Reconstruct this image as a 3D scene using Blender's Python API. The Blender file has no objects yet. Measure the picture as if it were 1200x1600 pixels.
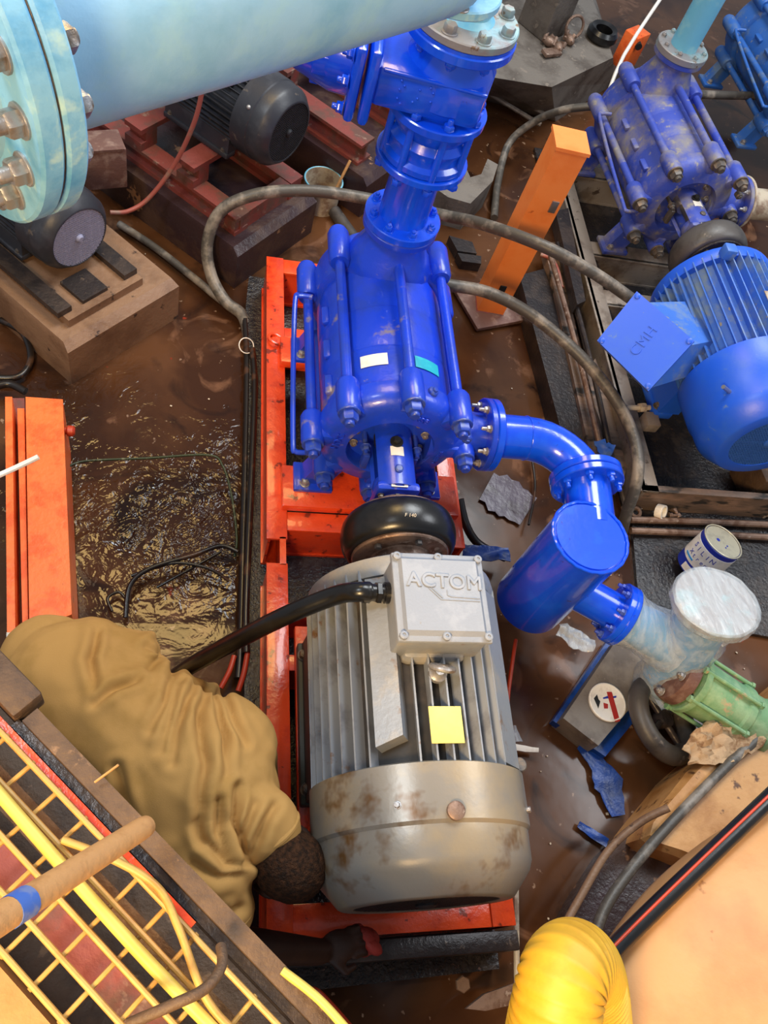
import bpy, bmesh, math, random
from mathutils import Vector, Matrix, noise
random.seed(7)
R_ = math.radians
scn = bpy.context.scene
COL = scn.collection

# ---------------------------------------------------------------- camera, light, exposure
FPX = 1280.0                      # focal length in pixels of the 1200x1600 frame
CAM = Vector((0, 0, 2.6))
RX = Vector((0.96965613, -0.05618387, -0.23792931))
RY = Vector((-0.07086914, 0.86684572, -0.49351399))
RZ = Vector((0.23397553, 0.49540071, 0.83656057))
ROT = Matrix((RX, RY, RZ))        # world = ROT @ camera
cd = bpy.data.cameras.new('camera'); co = bpy.data.objects.new('camera', cd); COL.objects.link(co)
cd.sensor_fit = 'VERTICAL'; cd.sensor_height = 36.0; cd.lens = 36.0 * FPX / 1600.0
cd.clip_start = 0.02
co.matrix_world = Matrix.Translation(CAM) @ ROT.to_4x4()
scn.camera = co
scn.view_settings.view_transform = 'Standard'; scn.view_settings.look = 'None'
scn.view_settings.exposure = 0.0; scn.view_settings.gamma = 1.0; scn.view_settings.use_curve_mapping = False

w = bpy.data.worlds.new('sky'); scn.world = w; w.use_nodes = True
bg = w.node_tree.nodes['Background']; bg.inputs[0].default_value = (0.80, 0.88, 1.0, 1); bg.inputs[1].default_value = 0.36

def area(name, loc, target, size, power, col, sy=None):
    l = bpy.data.lights.new(name, 'AREA'); l.energy = power; l.color = col; l.size = size
    if sy: l.shape = 'RECTANGLE'; l.size_y = sy
    o = bpy.data.objects.new(name, l); COL.objects.link(o); o.location = loc
    o.rotation_euler = (Vector(target) - Vector(loc)).to_track_quat('-Z', 'Y').to_euler(); return o
area('daylight_opening', (2.0, 3.9, 5.2), (0.8, 1.8, 0), 2.0, 215, (0.94, 0.98, 1.0))
area('header_fill_lamp', (-1.5, 1.0, 4.4), (0.1, 1.3, 1.6), 0.8, 70, (0.86, 0.94, 1.0))  # unseen lamp added to brighten the overhead header pipe
area('daylight_side', (4.2, 1.8, 4.2), (1.2, 1.5, 0.3), 1.6, 80, (0.92, 0.96, 1.0))
area('puddle_glint_lamp', (-0.08, 2.90, 3.7), (-0.03, 1.2, 0), 0.95, 46, (1.0, 0.66, 0.24))  # unseen lamp added so the puddle mirrors a golden glint
warm = area('warm_floodlight', (-0.8, -1.3, 3.0), (0.40, -0.02, 0.8), 0.7, 54, (1.0, 0.66, 0.30)); warm.data.spread = R_(95)

def at(px, py, z):
    """world point at height z that the photograph shows at pixel (px, py)"""
    d = ROT @ Vector((px - 600.0, -(py - 800.0), -FPX))
    return CAM + d * ((z - CAM.z) / d.z)

# ---------------------------------------------------------------- materials
def lin(c):
    if isinstance(c, str):
        c = tuple(int(c[i:i + 2], 16) / 255 for i in (0, 2, 4))
    return tuple(x / 12.92 if x <= .04045 else ((x + .055) / 1.055) ** 2.4 for x in c) + (1.0,)

def mat(name, col, rough=.5, metal=0., col2=None, scale=6., lo=.5, hi=.62, col3=None, scale3=40., lo3=.62, hi3=.68,
        bump=0., bscale=60., coat=0., rough2=None, stretch=None, spec=.5):
    m = bpy.data.materials.new(name); m.use_nodes = True
    nt = m.node_tree; N = nt.nodes; L = nt.links; b = N['Principled BSDF']
    b.inputs['Roughness'].default_value = rough; b.inputs['Metallic'].default_value = metal
    b.inputs['Coat Weight'].default_value = coat; b.inputs['Specular IOR Level'].default_value = spec
    b.inputs['Coat Roughness'].default_value = .06
    tc = N.new('ShaderNodeTexCoord'); src = tc.outputs['Object']
    if stretch:
        mp = N.new('ShaderNodeMapping'); mp.inputs['Scale'].default_value = stretch; L.new(src, mp.inputs[0]); src = mp.outputs[0]
    def nz(sc, det=6):
        n = N.new('ShaderNodeTexNoise'); n.inputs['Scale'].default_value = sc; n.inputs['Detail'].default_value = det
        n.inputs['Roughness'].default_value = .62; L.new(src, n.inputs['Vector']); return n.outputs[0]
    def step(o, a, c):
        r = N.new('ShaderNodeMapRange'); r.inputs[1].default_value = a; r.inputs[2].default_value = c; L.new(o, r.inputs[0]); return r.outputs[0]
    def mix(f, a, c):
        x = N.new('ShaderNodeMix'); x.data_type = 'RGBA'; L.new(f, x.inputs[0])
        for k, v in ((6, a), (7, c)):
            if isinstance(v, tuple): x.inputs[k].default_value = v
            else: L.new(v, x.inputs[k])
        return x.outputs[2]
    cur = lin(col)
    if col2:
        f = step(nz(scale), lo, hi); cur = mix(f, cur, lin(col2))
        if rough2 is not None:
            rr = N.new('ShaderNodeMapRange'); rr.inputs[3].default_value = rough; rr.inputs[4].default_value = rough2
            L.new(f, rr.inputs[0]); L.new(rr.outputs[0], b.inputs['Roughness'])
    if col3:
        cur = mix(step(nz(scale3, 4), lo3, hi3), cur, lin(col3))
    if isinstance(cur, tuple): b.inputs['Base Color'].default_value = cur
    else: L.new(cur, b.inputs['Base Color'])
    if bump:
        bp = N.new('ShaderNodeBump'); bp.inputs['Strength'].default_value = bump; bp.inputs['Distance'].default_value = .01
        L.new(nz(bscale, 4), bp.inputs['Height']); L.new(bp.outputs[0], b.inputs['Normal'])
    return m

X = {}
X['blue'] = mat('glossy blue paint', '0a48e0', .22, coat=.5, col2='1052e6', scale=9, bump=.06, bscale=25, col3='1a2f9a', scale3=30, lo3=.66, hi3=.72)
X['bluepump'] = mat('blue pump enamel', '143ed0', .33, coat=.25, col2='1e3eb4', scale=9, lo=.46, hi=.66, col3='7a7488', scale3=11, lo3=.62, hi3=.72, bump=.12, bscale=45)
X['bluebolt'] = mat('blue painted bolt', '2442b4', .35, col2='45589a', scale=30, bump=.1)
X['bluedust'] = mat('dusty blue enamel', '3448a8', .5, col2='7c7980', scale=6, lo=.46, hi=.64, col3='8d887f', scale3=24, lo3=.6, hi3=.7, bump=.15, bscale=50)
X['blueold'] = mat('worn pale blue enamel', '2b62b4', .45, col2='5f7896', scale=9, lo=.5, hi=.68, bump=.1, col3='83888c', scale3=26, lo3=.62, hi3=.7)
X['bluemotor'] = mat('blue motor paint', '1d58d8', .38, col2='2f62cc', scale=6, lo=.5, hi=.7, col3='5d7aa8', scale3=24, lo3=.66, hi3=.74, bump=.05)
X['bluefin'] = mat('scuffed blue fins', '3a6cc8', .45, col2='7088a4', scale=9, lo=.48, hi=.66, bump=.1, col3='8b8a80', scale3=30, lo3=.64, hi3=.7)
X['header'] = mat('pale blue pipe paint', 'a2d2f0', .4, col2='80bada', scale=6, lo=.42, hi=.72, col3='a9d8e4', scale3=11, lo3=.5, hi3=.72, bump=.1, bscale=30)
X['headerf'] = mat('pale blue flange paint', '8cc8ea', .38, col2='58a4d6', scale=12, lo=.45, hi=.65, col3='b8dfe2', scale3=18, lo3=.55, hi3=.66, bump=.12, bscale=40)
X['ltblue'] = mat('faded blue pipe', '6ab4d6', .4, col2='8cc4d4', scale=7, bump=.08, col3='a48d70', scale3=18, lo3=.7, hi3=.75)
X['bolt'] = mat('galvanised bolt', 'a9a7a8', .38, .6, col2='8a7a6c', scale=25, lo=.5, hi=.65, bump=.15)
X['oldbolt'] = mat('dull dark bolt', '5c5754', .5, .4, col2='7b6a5a', scale=28, bump=.15)
X['greyfl'] = mat('bare grey flange', '918e90', .5, .35, col2='8fb0b8', scale=10, lo=.5, hi=.65, col3='77624f', scale3=24, lo3=.66, hi3=.7, bump=.15)
X['frame'] = mat('orange red frame paint', 'e04a20', .28, coat=.3, col2='c8381a', scale=11, lo=.5, hi=.62, col3='7e2a18', scale3=22, lo3=.63, hi3=.66, bump=.25, bscale=30)
X['post'] = mat('orange post paint', 'f08a44', .42, col2='ec8038', scale=6, col3='b8561f', scale3=16, lo3=.68, hi3=.74, bump=.05)
X['rail'] = mat('orange beam paint', 'ee6e30', .4, col2='e2581f', scale=14, lo=.46, hi=.6, col3='7a3518', scale3=16, lo3=.66, hi3=.7, bump=.2, bscale=50)
X['redox'] = mat('red oxide primer', '7c3a34', .55, col2='5e4038', scale=9, lo=.48, hi=.62, col3='8d7468', scale3=20, lo3=.62, hi3=.7, bump=.2)
X['rust'] = mat('rusted machined steel', '8a7264', .5, .5, col2='6a4f40', scale=22, lo=.45, hi=.62, bump=.2, col3='a9978a', scale3=40)
X['steel'] = mat('bright steel', 'b9b6b0', .3, .9)
X['plinth'] = mat('muddy concrete', '84664f', .5, col2='6a4e3a', scale=5, lo=.45, hi=.62, col3='3c2c24', scale3=12, lo3=.63, hi3=.67, bump=.3, bscale=40)
X['plinthd'] = mat('wet dark concrete', '35262a', .3, col2='46332c', scale=5, lo=.48, hi=.6, col3='8f6c52', scale3=6, lo3=.64, hi3=.66, bump=.3, bscale=40, rough2=.5)
X['plinthg'] = mat('grey concrete', '726b64', .6, col2='524a44', scale=5, lo=.45, hi=.6, col3='83796f', scale3=20, bump=.3, bscale=50)
X['bed'] = mat('wet black bed', '1e1c20', .2, col2='35302f', scale=14, lo=.48, hi=.62, col3='55403a', scale3=40, lo3=.66, hi3=.7, bump=.5, bscale=70)
X['blackst'] = mat('oily black steel', '2f2a2b', .34, .3, col2='453b37', scale=9, lo=.48, hi=.62, col3='66584d', scale3=30, lo3=.66, hi3=.72, bump=.25)
X['skid'] = mat('dusty grey steel', '8b8178', .55, .2, col2='6a5d53', scale=8, lo=.48, hi=.62, col3='4a3d36', scale3=18, lo3=.63, hi3=.68, bump=.25)
X['skidw'] = mat('weathered steel side', '6d5d54', .55, .2, col2='8d7567', scale=12, lo=.5, hi=.62, col3='33302f', scale3=14, lo3=.56, hi3=.64, bump=.3, stretch=(.35, 1, 1))
X['rubber'] = mat('black rubber', '121214', .28, col2='1e1d1f', scale=10, bump=.04)
X['rubberd'] = mat('dusty rubber', '4a4644', .45, col2='2e2b2c', scale=8, lo=.45, hi=.62, bump=.1, col3='7b726a', scale3=20, lo3=.64, hi3=.72)
X['cable'] = mat('black cable sheath', '262527', .36, col2='6c655f', scale=11, lo=.54, hi=.66, bump=.1)
X['cabled'] = mat('dusty cable sheath', '4b4742', .45, col2='837a70', scale=10, lo=.48, hi=.62, bump=.15)
X['cableb'] = mat('wet black cord', '1c1715', .3, col2='4a3223', scale=10, lo=.56, hi=.64)
X['motord'] = mat('dark grey motor paint', '2d2f37', .4, col2='3a3c44', scale=9, bump=.06, col3='5c544e', scale3=22, lo3=.66, hi3=.72)
X['grille'] = mat('pale fan grille', '9a9dba', .5, .1)
X['grilled'] = mat('dark fan grille', '24252b', .5)
X['grilleb'] = mat('blue fan grille', '2e5fb4', .4)
X['hole'] = mat('dark inside', '0c0c0e', .7)
X['motor'] = mat('silver grey motor paint', '8b8f96', .4, .15, col2='a09a92', scale=8, lo=.48, hi=.62, col3='7c6450', scale3=11, lo3=.62, hi3=.7, bump=.12, bscale=60)
X['fin'] = mat('sooty motor fins', '8e939c', .42, .2, col2='70727a', scale=9, lo=.5, hi=.65, col3='7a5a40', scale3=12, lo3=.63, hi3=.7)
X['core'] = mat('shade toned motor core', '23201f', .6, col2='38312c', scale=12)  # near-black colour paints in the shade between the fins
X['cowl'] = mat('grey fan cowl', '88837c', .34, .25, col2='9a8c76', scale=5, lo=.46, hi=.62, col3='66492a', scale3=7, lo3=.57, hi3=.68, bump=.05)
X['tbox'] = mat('light grey cast lid', '8d929c', .5, .1, col2='979ba4', scale=14, bump=.12, bscale=160, col3='8b8988', scale3=55, lo3=.7, hi3=.74)
X['footd'] = mat('dark motor foot', '2e332f', .5, col2='242826', scale=10)
X['label'] = mat('white label', 'e6e2da', .5, col2='d8d2c8', scale=30)
X['teal'] = mat('teal label', '19a9c0', .45, col2='2cb6c8', scale=40)
X['yellow'] = mat('yellow rating plate', 'e6dc74', .5, col2='dccf70', scale=60, lo=.45, hi=.6)
X['black'] = mat('black print', '121212', .5)
X['red'] = mat('red print', 'a3241c', .5)
X['bprint'] = mat('blue print', '1b2f9a', .4)
X['lblue'] = mat('light blue print', '2c8fd0', .4)
X['hose'] = mat('yellow corrugated hose', 'cfa02a', .5, col2='c49424', scale=9, bump=.03)
X['tank'] = mat('tan tank shell', 'bb8c5c', .5, col2='ab7c50', scale=4, lo=.45, hi=.65, col3='93653c', scale3=12, lo3=.66, hi3=.7, bump=.12, bscale=30)
X['tankl'] = mat('tan tank lower wall', 'c6945c', .5, col2='a8743e', scale=5, lo=.45, hi=.62, col3='5c3a20', scale3=14, lo3=.6, hi3=.66, bump=.2, bscale=30)
X['cloth'] = mat('khaki cloth', 'b48a50', .85, col2='a88046', scale=5, bump=.12, bscale=400, spec=.2)
X['skin'] = mat('dark brown skin', '2a1812', .48, col2='331e16', scale=20, bump=.08, bscale=120)
X['hair'] = mat('short black hair', '24170f', .6, col2='4a2e1c', scale=90, lo=.4, hi=.65, bump=.8, bscale=170, spec=.15)
X['wood'] = mat('dark weathered timber', '54402f', .65, col2='3c2c22', scale=10, lo=.45, hi=.62, col3='7d6148', scale3=26, lo3=.62, hi3=.7, bump=.4, bscale=60, stretch=(1, 1, 1))
X['mesh'] = mat('yellow coated wire', 'b48c48', .5, col2='a67c3c', scale=18, bump=.05)
X['ycable'] = mat('bright yellow cable', 'cdb654', .5, col2='bfa54a', scale=9)
X['board'] = mat('tan board', 'a87e48', .55, col2='966c38', scale=4, lo=.45, hi=.62, col3='8a5c2c', scale3=10, lo3=.64, hi3=.7, bump=.2, bscale=40)
X['handle'] = mat('tan wooden pole', 'b98a58', .6, col2='a67849', scale=20, bump=.2, bscale=50)
X['tape'] = mat('blue tape', '3e63b4', .5, col2='6476a8', scale=40)
X['copper'] = mat('reddish hose', '9a5148', .45, col2='8a6a5c', scale=14, lo=.5, hi=.62)
X['redwire'] = mat('red wire', 'b23a20', .4)
X['greenw'] = mat('dark green wire', '2f3c24', .4, col2='77785c', scale=30, lo=.55, hi=.65)
X['green'] = mat('pale green enamel', '6f9a72', .5, col2='8fae86', scale=12, lo=.45, hi=.62, col3='b39a7a', scale3=16, lo3=.6, hi3=.68, bump=.2)
X['brownst'] = mat('brown rusty flange', '6e5049', .5, .2, col2='8d746a', scale=18, lo=.5, hi=.65, bump=.25)
X['whitest'] = mat('pale scaled pipe', 'b3a896', .55, col2='8a7666', scale=16, lo=.48, hi=.62, bump=.3)
X['rag'] = mat('dirty rag', 'b89a78', .8, col2='8a6848', scale=20, bump=.4)
X['bsheet'] = mat('blue plastic sheet', '123e8c', .3, col2='0e2c66', scale=12, lo=.45, hi=.62, bump=.3, bscale=40)
X['gsheet'] = mat('grey violet sheet', '4c4352', .35, col2='3a3038', scale=10, bump=.3, bscale=30)
X['redrag'] = mat('red rag', '8e241a', .7, bump=.3)
X['chip'] = mat('pale chips', 'c9b8a2', .6)
X['tin'] = mat('tin lid', 'b3ae9a', .35, .3, col2='a49f8e', scale=30, bump=.05)

def plastic(name):
    m = bpy.data.materials.new(name); m.use_nodes = True
    nt = m.node_tree; N = nt.nodes; L = nt.links
    b = N['Principled BSDF']; b.inputs['Base Color'].default_value = lin('c9d6e4'); b.inputs['Roughness'].default_value = .16
    tc = N.new('ShaderNodeTexCoord'); mp = N.new('ShaderNodeMapping'); mp.inputs['Scale'].default_value = (2.2, .5, 1.2); mp.inputs['Rotation'].default_value = (0, 0, .5)
    n = N.new('ShaderNodeTexNoise'); n.inputs['Scale'].default_value = 24; n.inputs['Detail'].default_value = 5; n.inputs['Distortion'].default_value = .4
    L.new(tc.outputs['Object'], mp.inputs[0]); L.new(mp.outputs[0], n.inputs['Vector'])
    bp = N.new('ShaderNodeBump'); bp.inputs['Strength'].default_value = .45; bp.inputs['Distance'].default_value = .008
    L.new(n.outputs[0], bp.inputs['Height']); L.new(bp.outputs[0], b.inputs['Normal'])
    tr = N.new('ShaderNodeBsdfTransparent'); mx = N.new('ShaderNodeMixShader')
    mr = N.new('ShaderNodeMapRange'); mr.inputs[1].default_value = .35; mr.inputs[2].default_value = .7; mr.inputs[3].default_value = .25; mr.inputs[4].default_value = .52
    L.new(n.outputs[0], mr.inputs[0]); L.new(mr.outputs[0], mx.inputs[0]); L.new(tr.outputs[0], mx.inputs[1]); L.new(b.outputs[0], mx.inputs[2])
    L.new(mx.outputs[0], N['Material Output'].inputs[0]); return m
X['wrap'] = plastic('clear stretch wrap')

def floor_mat():
    m = bpy.data.materials.new('muddy water floor'); m.use_nodes = True
    nt = m.node_tree; N = nt.nodes; L = nt.links; b = N['Principled BSDF']
    tc = N.new('ShaderNodeTexCoord'); src = tc.outputs['Object']
    def nz(sc, det=6, dist=0):
        n = N.new('ShaderNodeTexNoise'); n.inputs['Scale'].default_value = sc; n.inputs['Detail'].default_value = det; n.inputs['Distortion'].default_value = dist
        L.new(src, n.inputs['Vector']); return n.outputs[0]
    def step(o, a, c, p=0, q=1):
        r = N.new('ShaderNodeMapRange'); r.inputs[1].default_value = a; r.inputs[2].default_value = c; r.inputs[3].default_value = p; r.inputs[4].default_value = q
        L.new(o, r.inputs[0]); return r.outputs[0]
    def mix(f, a, c):
        x = N.new('ShaderNodeMix'); x.data_type = 'RGBA'; L.new(f, x.inputs[0])
        for k, v in ((6, a), (7, c)):
            if isinstance(v, tuple): x.inputs[k].default_value = v
            else: L.new(v, x.inputs[k])
        return x.outputs[2]
    def math_(op, a, c):
        x = N.new('ShaderNodeMath'); x.operation = op
        for k, v in ((0, a), (1, c)):
            if isinstance(v, (int, float)): x.inputs[k].default_value = v
            else: L.new(v, x.inputs[k])
        return x.outputs[0]
    c = mix(step(nz(1.6, 8, .6), .42, .6), lin('3a2214'), lin('573822'))
    c = mix(step(nz(4.2, 6, 1.2), .6, .66), c, lin('6a4a36'))
    c = mix(step(nz(2.6, 7, 2.), .56, .7), c, lin('24150f'))
    c = mix(step(nz(30, 3), .68, .73), c, lin('8a705c'))
    c = mix(step(nz(11, 3), .73, .76), c, lin('7a2c1a'))
    L.new(c, b.inputs['Base Color'])
    sep = N.new('ShaderNodeSeparateXYZ'); L.new(N.new('ShaderNodeNewGeometry').outputs['Position'], sep.inputs[0])
    # open rippling water lies left of the bed, calm mud elsewhere
    mx_ = math_('MULTIPLY', step(sep.outputs[0], -.75, -.45), step(sep.outputs[0], .35, .05))
    my_ = math_('MULTIPLY', step(sep.outputs[1], 1.06, 1.36, .07, 1), step(sep.outputs[1], 2.3, 1.7))
    left = math_('MULTIPLY', math_('MULTIPLY', mx_, my_), step(nz(2.2, 3), .34, .5, .3, 1))
    b.inputs['IOR'].default_value = 1.36
    L.new(math_('ADD', step(nz(3, 5), .4, .65, .04, .16), step(math_('MULTIPLY', mx_, step(sep.outputs[1], 2.6, 1.9)), 0, 1, .07, 0)), b.inputs['Roughness'])
    wv = math_('MULTIPLY', math_('ADD', nz(9, 2, 2.2), math_('MULTIPLY', nz(22, 2, 1.5), .4)), math_("MULTIPLY", left, .8))
    wv = math_('ADD', wv, math_('MULTIPLY', nz(3.5, 3), .12))
    wv = math_('ADD', wv, math_('MULTIPLY', nz(60, 3), .003))
    bp = N.new('ShaderNodeBump'); bp.inputs['Strength'].default_value = .6; bp.inputs['Distance'].default_value = .03
    L.new(wv, bp.inputs['Height']); L.new(bp.outputs[0], b.inputs['Normal'])
    return m
X['floor'] = floor_mat()

# ---------------------------------------------------------------- mesh builder
def frame_of(axis, roll=0):
    z = Vector(axis).normalized()
    h = Vector((0, 0, 1)) if abs(z.z) < .95 else Vector((1, 0, 0))
    x = h.cross(z).normalized(); y = z.cross(x)
    m = Matrix((x, y, z)).transposed()
    if roll: m = m @ Matrix.Rotation(roll, 3, 'Z')
    return m

class MB:
    def __init__(s, M=None): s.v = []; s.f = []; s.M = M
    def add(s, vs, fs):
        o = len(s.v)
        s.v += [(s.M @ Vector(p)) if s.M else Vector(p) for p in vs]
        s.f += [tuple(i + o for i in f) for f in fs]; return s
    def box(s, c, size, rot=None, bev=0.):
        bm = bmesh.new(); bmesh.ops.create_cube(bm, size=1)
        for v in bm.verts: v.co = Vector((v.co.x * size[0], v.co.y * size[1], v.co.z * size[2]))
        if bev: bmesh.ops.bevel(bm, geom=bm.edges[:], offset=min(bev, min(size) * .45), segments=2, profile=.5, affect='EDGES')
        return s._bm(bm, c, rot)
    def _bm(s, bm, c=(0, 0, 0), rot=None):
        bm.verts.index_update()
        if rot is None: T = Matrix.Identity(3)
        elif isinstance(rot, Matrix): T = rot
        else: 
            from mathutils import Euler
            T = Euler(rot).to_matrix()
        s.add([Vector(c) + T @ v.co for v in bm.verts], [[v.index for v in f.verts] for f in bm.faces]); bm.free(); return s
    def lathe(s, o, axis, prof, n=28, a0=0., a1=None, roll=0):
        T = frame_of(axis, roll); o = Vector(o); full = a1 is None
        k = n if full else n + 1
        vs = []; fs = []
        for (r, t) in prof:
            for i in range(k):
                a = (2 * math.pi * i / n) if full else a0 + (a1 - a0) * i / n
                vs.append(o + T @ Vector((r * math.cos(a), r * math.sin(a), t)))
        for j in range(len(prof) - 1):
            for i in range(n):
                i2 = (i + 1) % k
                fs.append((j * k + i, j * k + i2, (j + 1) * k + i2, (j + 1) * k + i))
        if full:
            if prof[0][0] > 1e-5: fs.append(tuple(range(n - 1, -1, -1)))
            if prof[-1][0] > 1e-5: fs.append(tuple((len(prof) - 1) * k + i for i in range(n)))
        return s.add(vs, fs)
    def cyl(s, p0, p1, r0, r1=None, n=20):
        p0 = Vector(p0); p1 = Vector(p1); d = p1 - p0; r1 = r0 if r1 is None else r1
        return s.lathe(p0, d, [(r0, 0), (r1, d.length)], n)
    def disc(s, o, axis, r, h, n=32, b=.003, r_in=0):
        if r_in: return s.lathe(o, axis, [(r_in, 0), (r - b, 0), (r, b), (r, h - b), (r - b, h), (r_in, h), (r_in, 0)], n) if False else s.ring(o, axis, r_in, r, h, n)
        return s.lathe(o, axis, [(r - b, 0), (r, b), (r, h - b), (r - b, h)], n)
    def ring(s, o, axis, ri, r, h, n=32):
        T = frame_of(axis); o = Vector(o); vs = []; fs = []
        prof = [(ri, 0), (r, 0), (r, h), (ri, h)]
        for (q, t) in prof:
            for i in range(n):
                a = 2 * math.pi * i / n; vs.append(o + T @ Vector((q * math.cos(a), q * math.sin(a), t)))
        for j in range(4):
            for i in range(n):
                i2 = (i + 1) % n; j2 = (j + 1) % 4
                fs.append((j * n + i, j * n + i2, j2 * n + i2, j2 * n + i))
        return s.add(vs, fs)
    def torus(s, o, axis, R, r, n=32, m=12):
        T = frame_of(axis); o = Vector(o); vs = []; fs = []
        for i in range(n):
            a = 2 * math.pi * i / n
            for j in range(m):
                b = 2 * math.pi * j / m; q = R + r * math.cos(b)
                vs.append(o + T @ Vector((q * math.cos(a), q * math.sin(a), r * math.sin(b))))
        for i in range(n):
            for j in range(m):
                fs.append((i * m + j, ((i + 1) % n) * m + j, ((i + 1) % n) * m + (j + 1) % m, i * m + (j + 1) % m))
        return s.add(vs, fs)
    def hexa(s, o, axis, r, h, roll=0):
        return s.lathe(o, axis, [(r * .96, 0), (r, h * .06), (r, h * .8), (r * .86, h)], 6, roll=roll)
    def bolt(s, o, axis, r, stud=.6, roll=0, washer=True):
        """hex nut on a washer with the stud end showing"""
        a = Vector(axis).normalized(); o = Vector(o); h = r * 1.05
        if washer: s.lathe(o, a, [(r * 1.25, 0), (r * 1.25, r * .15), (r * 1.2, r * .2)], 18)
        s.hexa(o + a * r * .18, a, r, h, roll)
        if stud: s.lathe(o + a * h, a, [(r * .56, 0), (r * .56, r * stud * .8 + r * .18), (r * .46, r * stud + r * .18)], 12)
        return s
    def tube(s, pts, r, n=10, sub=6, closed=False, caps=True):
        pts = [Vector(p) for p in pts]
        rs = r if isinstance(r, (list, tuple)) else [r] * len(pts)
        P = []; Q = []
        m = len(pts)
        if sub > 1 and m > 2:
            for i in range(m if closed else m - 1):
                g = lambda k: pts[k % m] if closed else pts[max(0, min(m - 1, k))]
                p0, p1, p2, p3 = g(i - 1), g(i), g(i + 1), g(i + 2)
                for j in range(sub):
                    t = j / sub
                    P.append(.5 * ((2 * p1) + (p2 - p0) * t + (2 * p0 - 5 * p1 + 4 * p2 - p3) * t * t + (3 * p1 - p0 - 3 * p2 + p3) * t ** 3))
                    Q.append(rs[i] * (1 - t) + rs[(i + 1) % m] * t)
            if not closed: P.append(pts[-1]); Q.append(rs[-1])
        else: P = pts; Q = list(rs)
        k = len(P); up = None; vs = []; fs = []
        for i in range(k):
            if closed: d = P[(i + 1) % k] - P[i - 1]
            else: d = P[min(k - 1, i + 1)] - P[max(0, i - 1)]
            if d.length < 1e-9: d = Vector((0, 0, 1))
            d.normalize()
            if up is None: up = Vector((0, 0, 1)) if abs(d.z) < .9 else Vector((1, 0, 0))
            x = up.cross(d); 
            if x.length < 1e-6: x = Vector((1, 0, 0)).cross(d)
            x.normalize(); y = d.cross(x); up = y
            for j in range(n):
                a = 2 * math.pi * j / n; vs.append(P[i] + (x * math.cos(a) + y * math.sin(a)) * Q[i])
        for i in range(k if closed else k - 1):
            i2 = (i + 1) % k
            for j in range(n): fs.append((i * n + j, i * n + (j + 1) % n, i2 * n + (j + 1) % n, i2 * n + j))
        if caps and not closed: fs.append(tuple(range(n - 1, -1, -1))); fs.append(tuple((k - 1) * n + j for j in range(n)))
        return s.add(vs, fs)
    def prism(s, top, bottom):
        n = len(top)
        vs = [Vector(p) for p in top] + [Vector(p) for p in bottom]
        fs = [tuple(range(n)), tuple(range(2 * n - 1, n - 1, -1))]
        for i in range(n): j = (i + 1) % n; fs.append((i, n + i, n + j, j))
        return s.add(vs, fs)
    def slab(s, top, h):
        return s.prism(top, [Vector(p) - Vector((0, 0, h)) for p in top])
    def ball(s, c, r, T=None, n=20, m=12):
        if not isinstance(r, (tuple, list)): r = (r, r, r)
        T = T or Matrix.Identity(3); c = Vector(c); vs = [c + T @ Vector((0, 0, r[2]))]; fs = []
        for i in range(1, m):
            p = math.pi * i / m
            for j in range(n):
                a = 2 * math.pi * j / n
                vs.append(c + T @ Vector((r[0] * math.sin(p) * math.cos(a), r[1] * math.sin(p) * math.sin(a), r[2] * math.cos(p))))
        vs.append(c + T @ Vector((0, 0, -r[2])))
        for j in range(n): fs.append((0, 1 + j, 1 + (j + 1) % n))
        for i in range(m - 2):
            for j in range(n):
                a = 1 + i * n; fs.append((a + j, a + n + j, a + n + (j + 1) % n, a + (j + 1) % n))
        a = 1 + (m - 2) * n
        for j in range(n): fs.append((a + j, len(vs) - 1, a + (j + 1) % n))
        return s.add(vs, fs)
    def caps(s, p0, p1, r0, r1=None):
        """tapered capsule"""
        p0 = Vector(p0); p1 = Vector(p1); r1 = r0 if r1 is None else r1; L = (p1 - p0).length
        prof = [(1e-6, -r0)] + [(r0 * math.sin(a), -r0 * math.cos(a)) for a in (.4, .8, 1.2, 1.57)]
        prof += [(r1 * math.sin(a), L - r1 * math.cos(a)) for a in (1.57, 1.95, 2.35, 2.75)] + [(1e-6, L + r1)]
        return s.lathe(p0, p1 - p0, prof, 16)

FM = {}
def F(o): return FM.get(o.name, Matrix.Identity(4)) if o else Matrix.Identity(4)
def obj(name, mb, m, parent=None, world=True, label=None, smooth=35, props=None):
    me = bpy.data.meshes.new(name)
    vs = mb.v
    if parent is not None and world:
        I = F(parent).inverted(); vs = [I @ v for v in vs]
    base = None
    if parent is None:      # origin at the thing's base
        xs = [v.x for v in vs]; ys = [v.y for v in vs]; zs = [v.z for v in vs]
        base = Vector(((min(xs) + max(xs)) / 2, (min(ys) + max(ys)) / 2, min(zs))); vs = [v - base for v in vs]
    me.from_pydata([tuple(v) for v in vs], [], mb.f)
    bm = bmesh.new(); bm.from_mesh(me); bmesh.ops.recalc_face_normals(bm, faces=bm.faces); bm.to_mesh(me); bm.free()
    for mm in (m if isinstance(m, (list, tuple)) else [m]): me.materials.append(X[mm] if isinstance(mm, str) else mm)
    if smooth:
        me.shade_smooth(); me.set_sharp_from_angle(angle=R_(smooth))
    o = bpy.data.objects.new(name, me); COL.objects.link(o)
    if parent is not None: o.parent = parent; FM[o.name] = F(parent)
    else: o.location = base; FM[o.name] = Matrix.Translation(base)
    if label: o['label'] = label
    if props:
        for k, v in props.items(): o[k] = v
    return o
def tag(o, label, cat, group=None, kind=None):
    o['label'] = label; o['category'] = cat
    if group: o['group'] = group
    if kind: o['kind'] = kind
    return o
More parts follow.
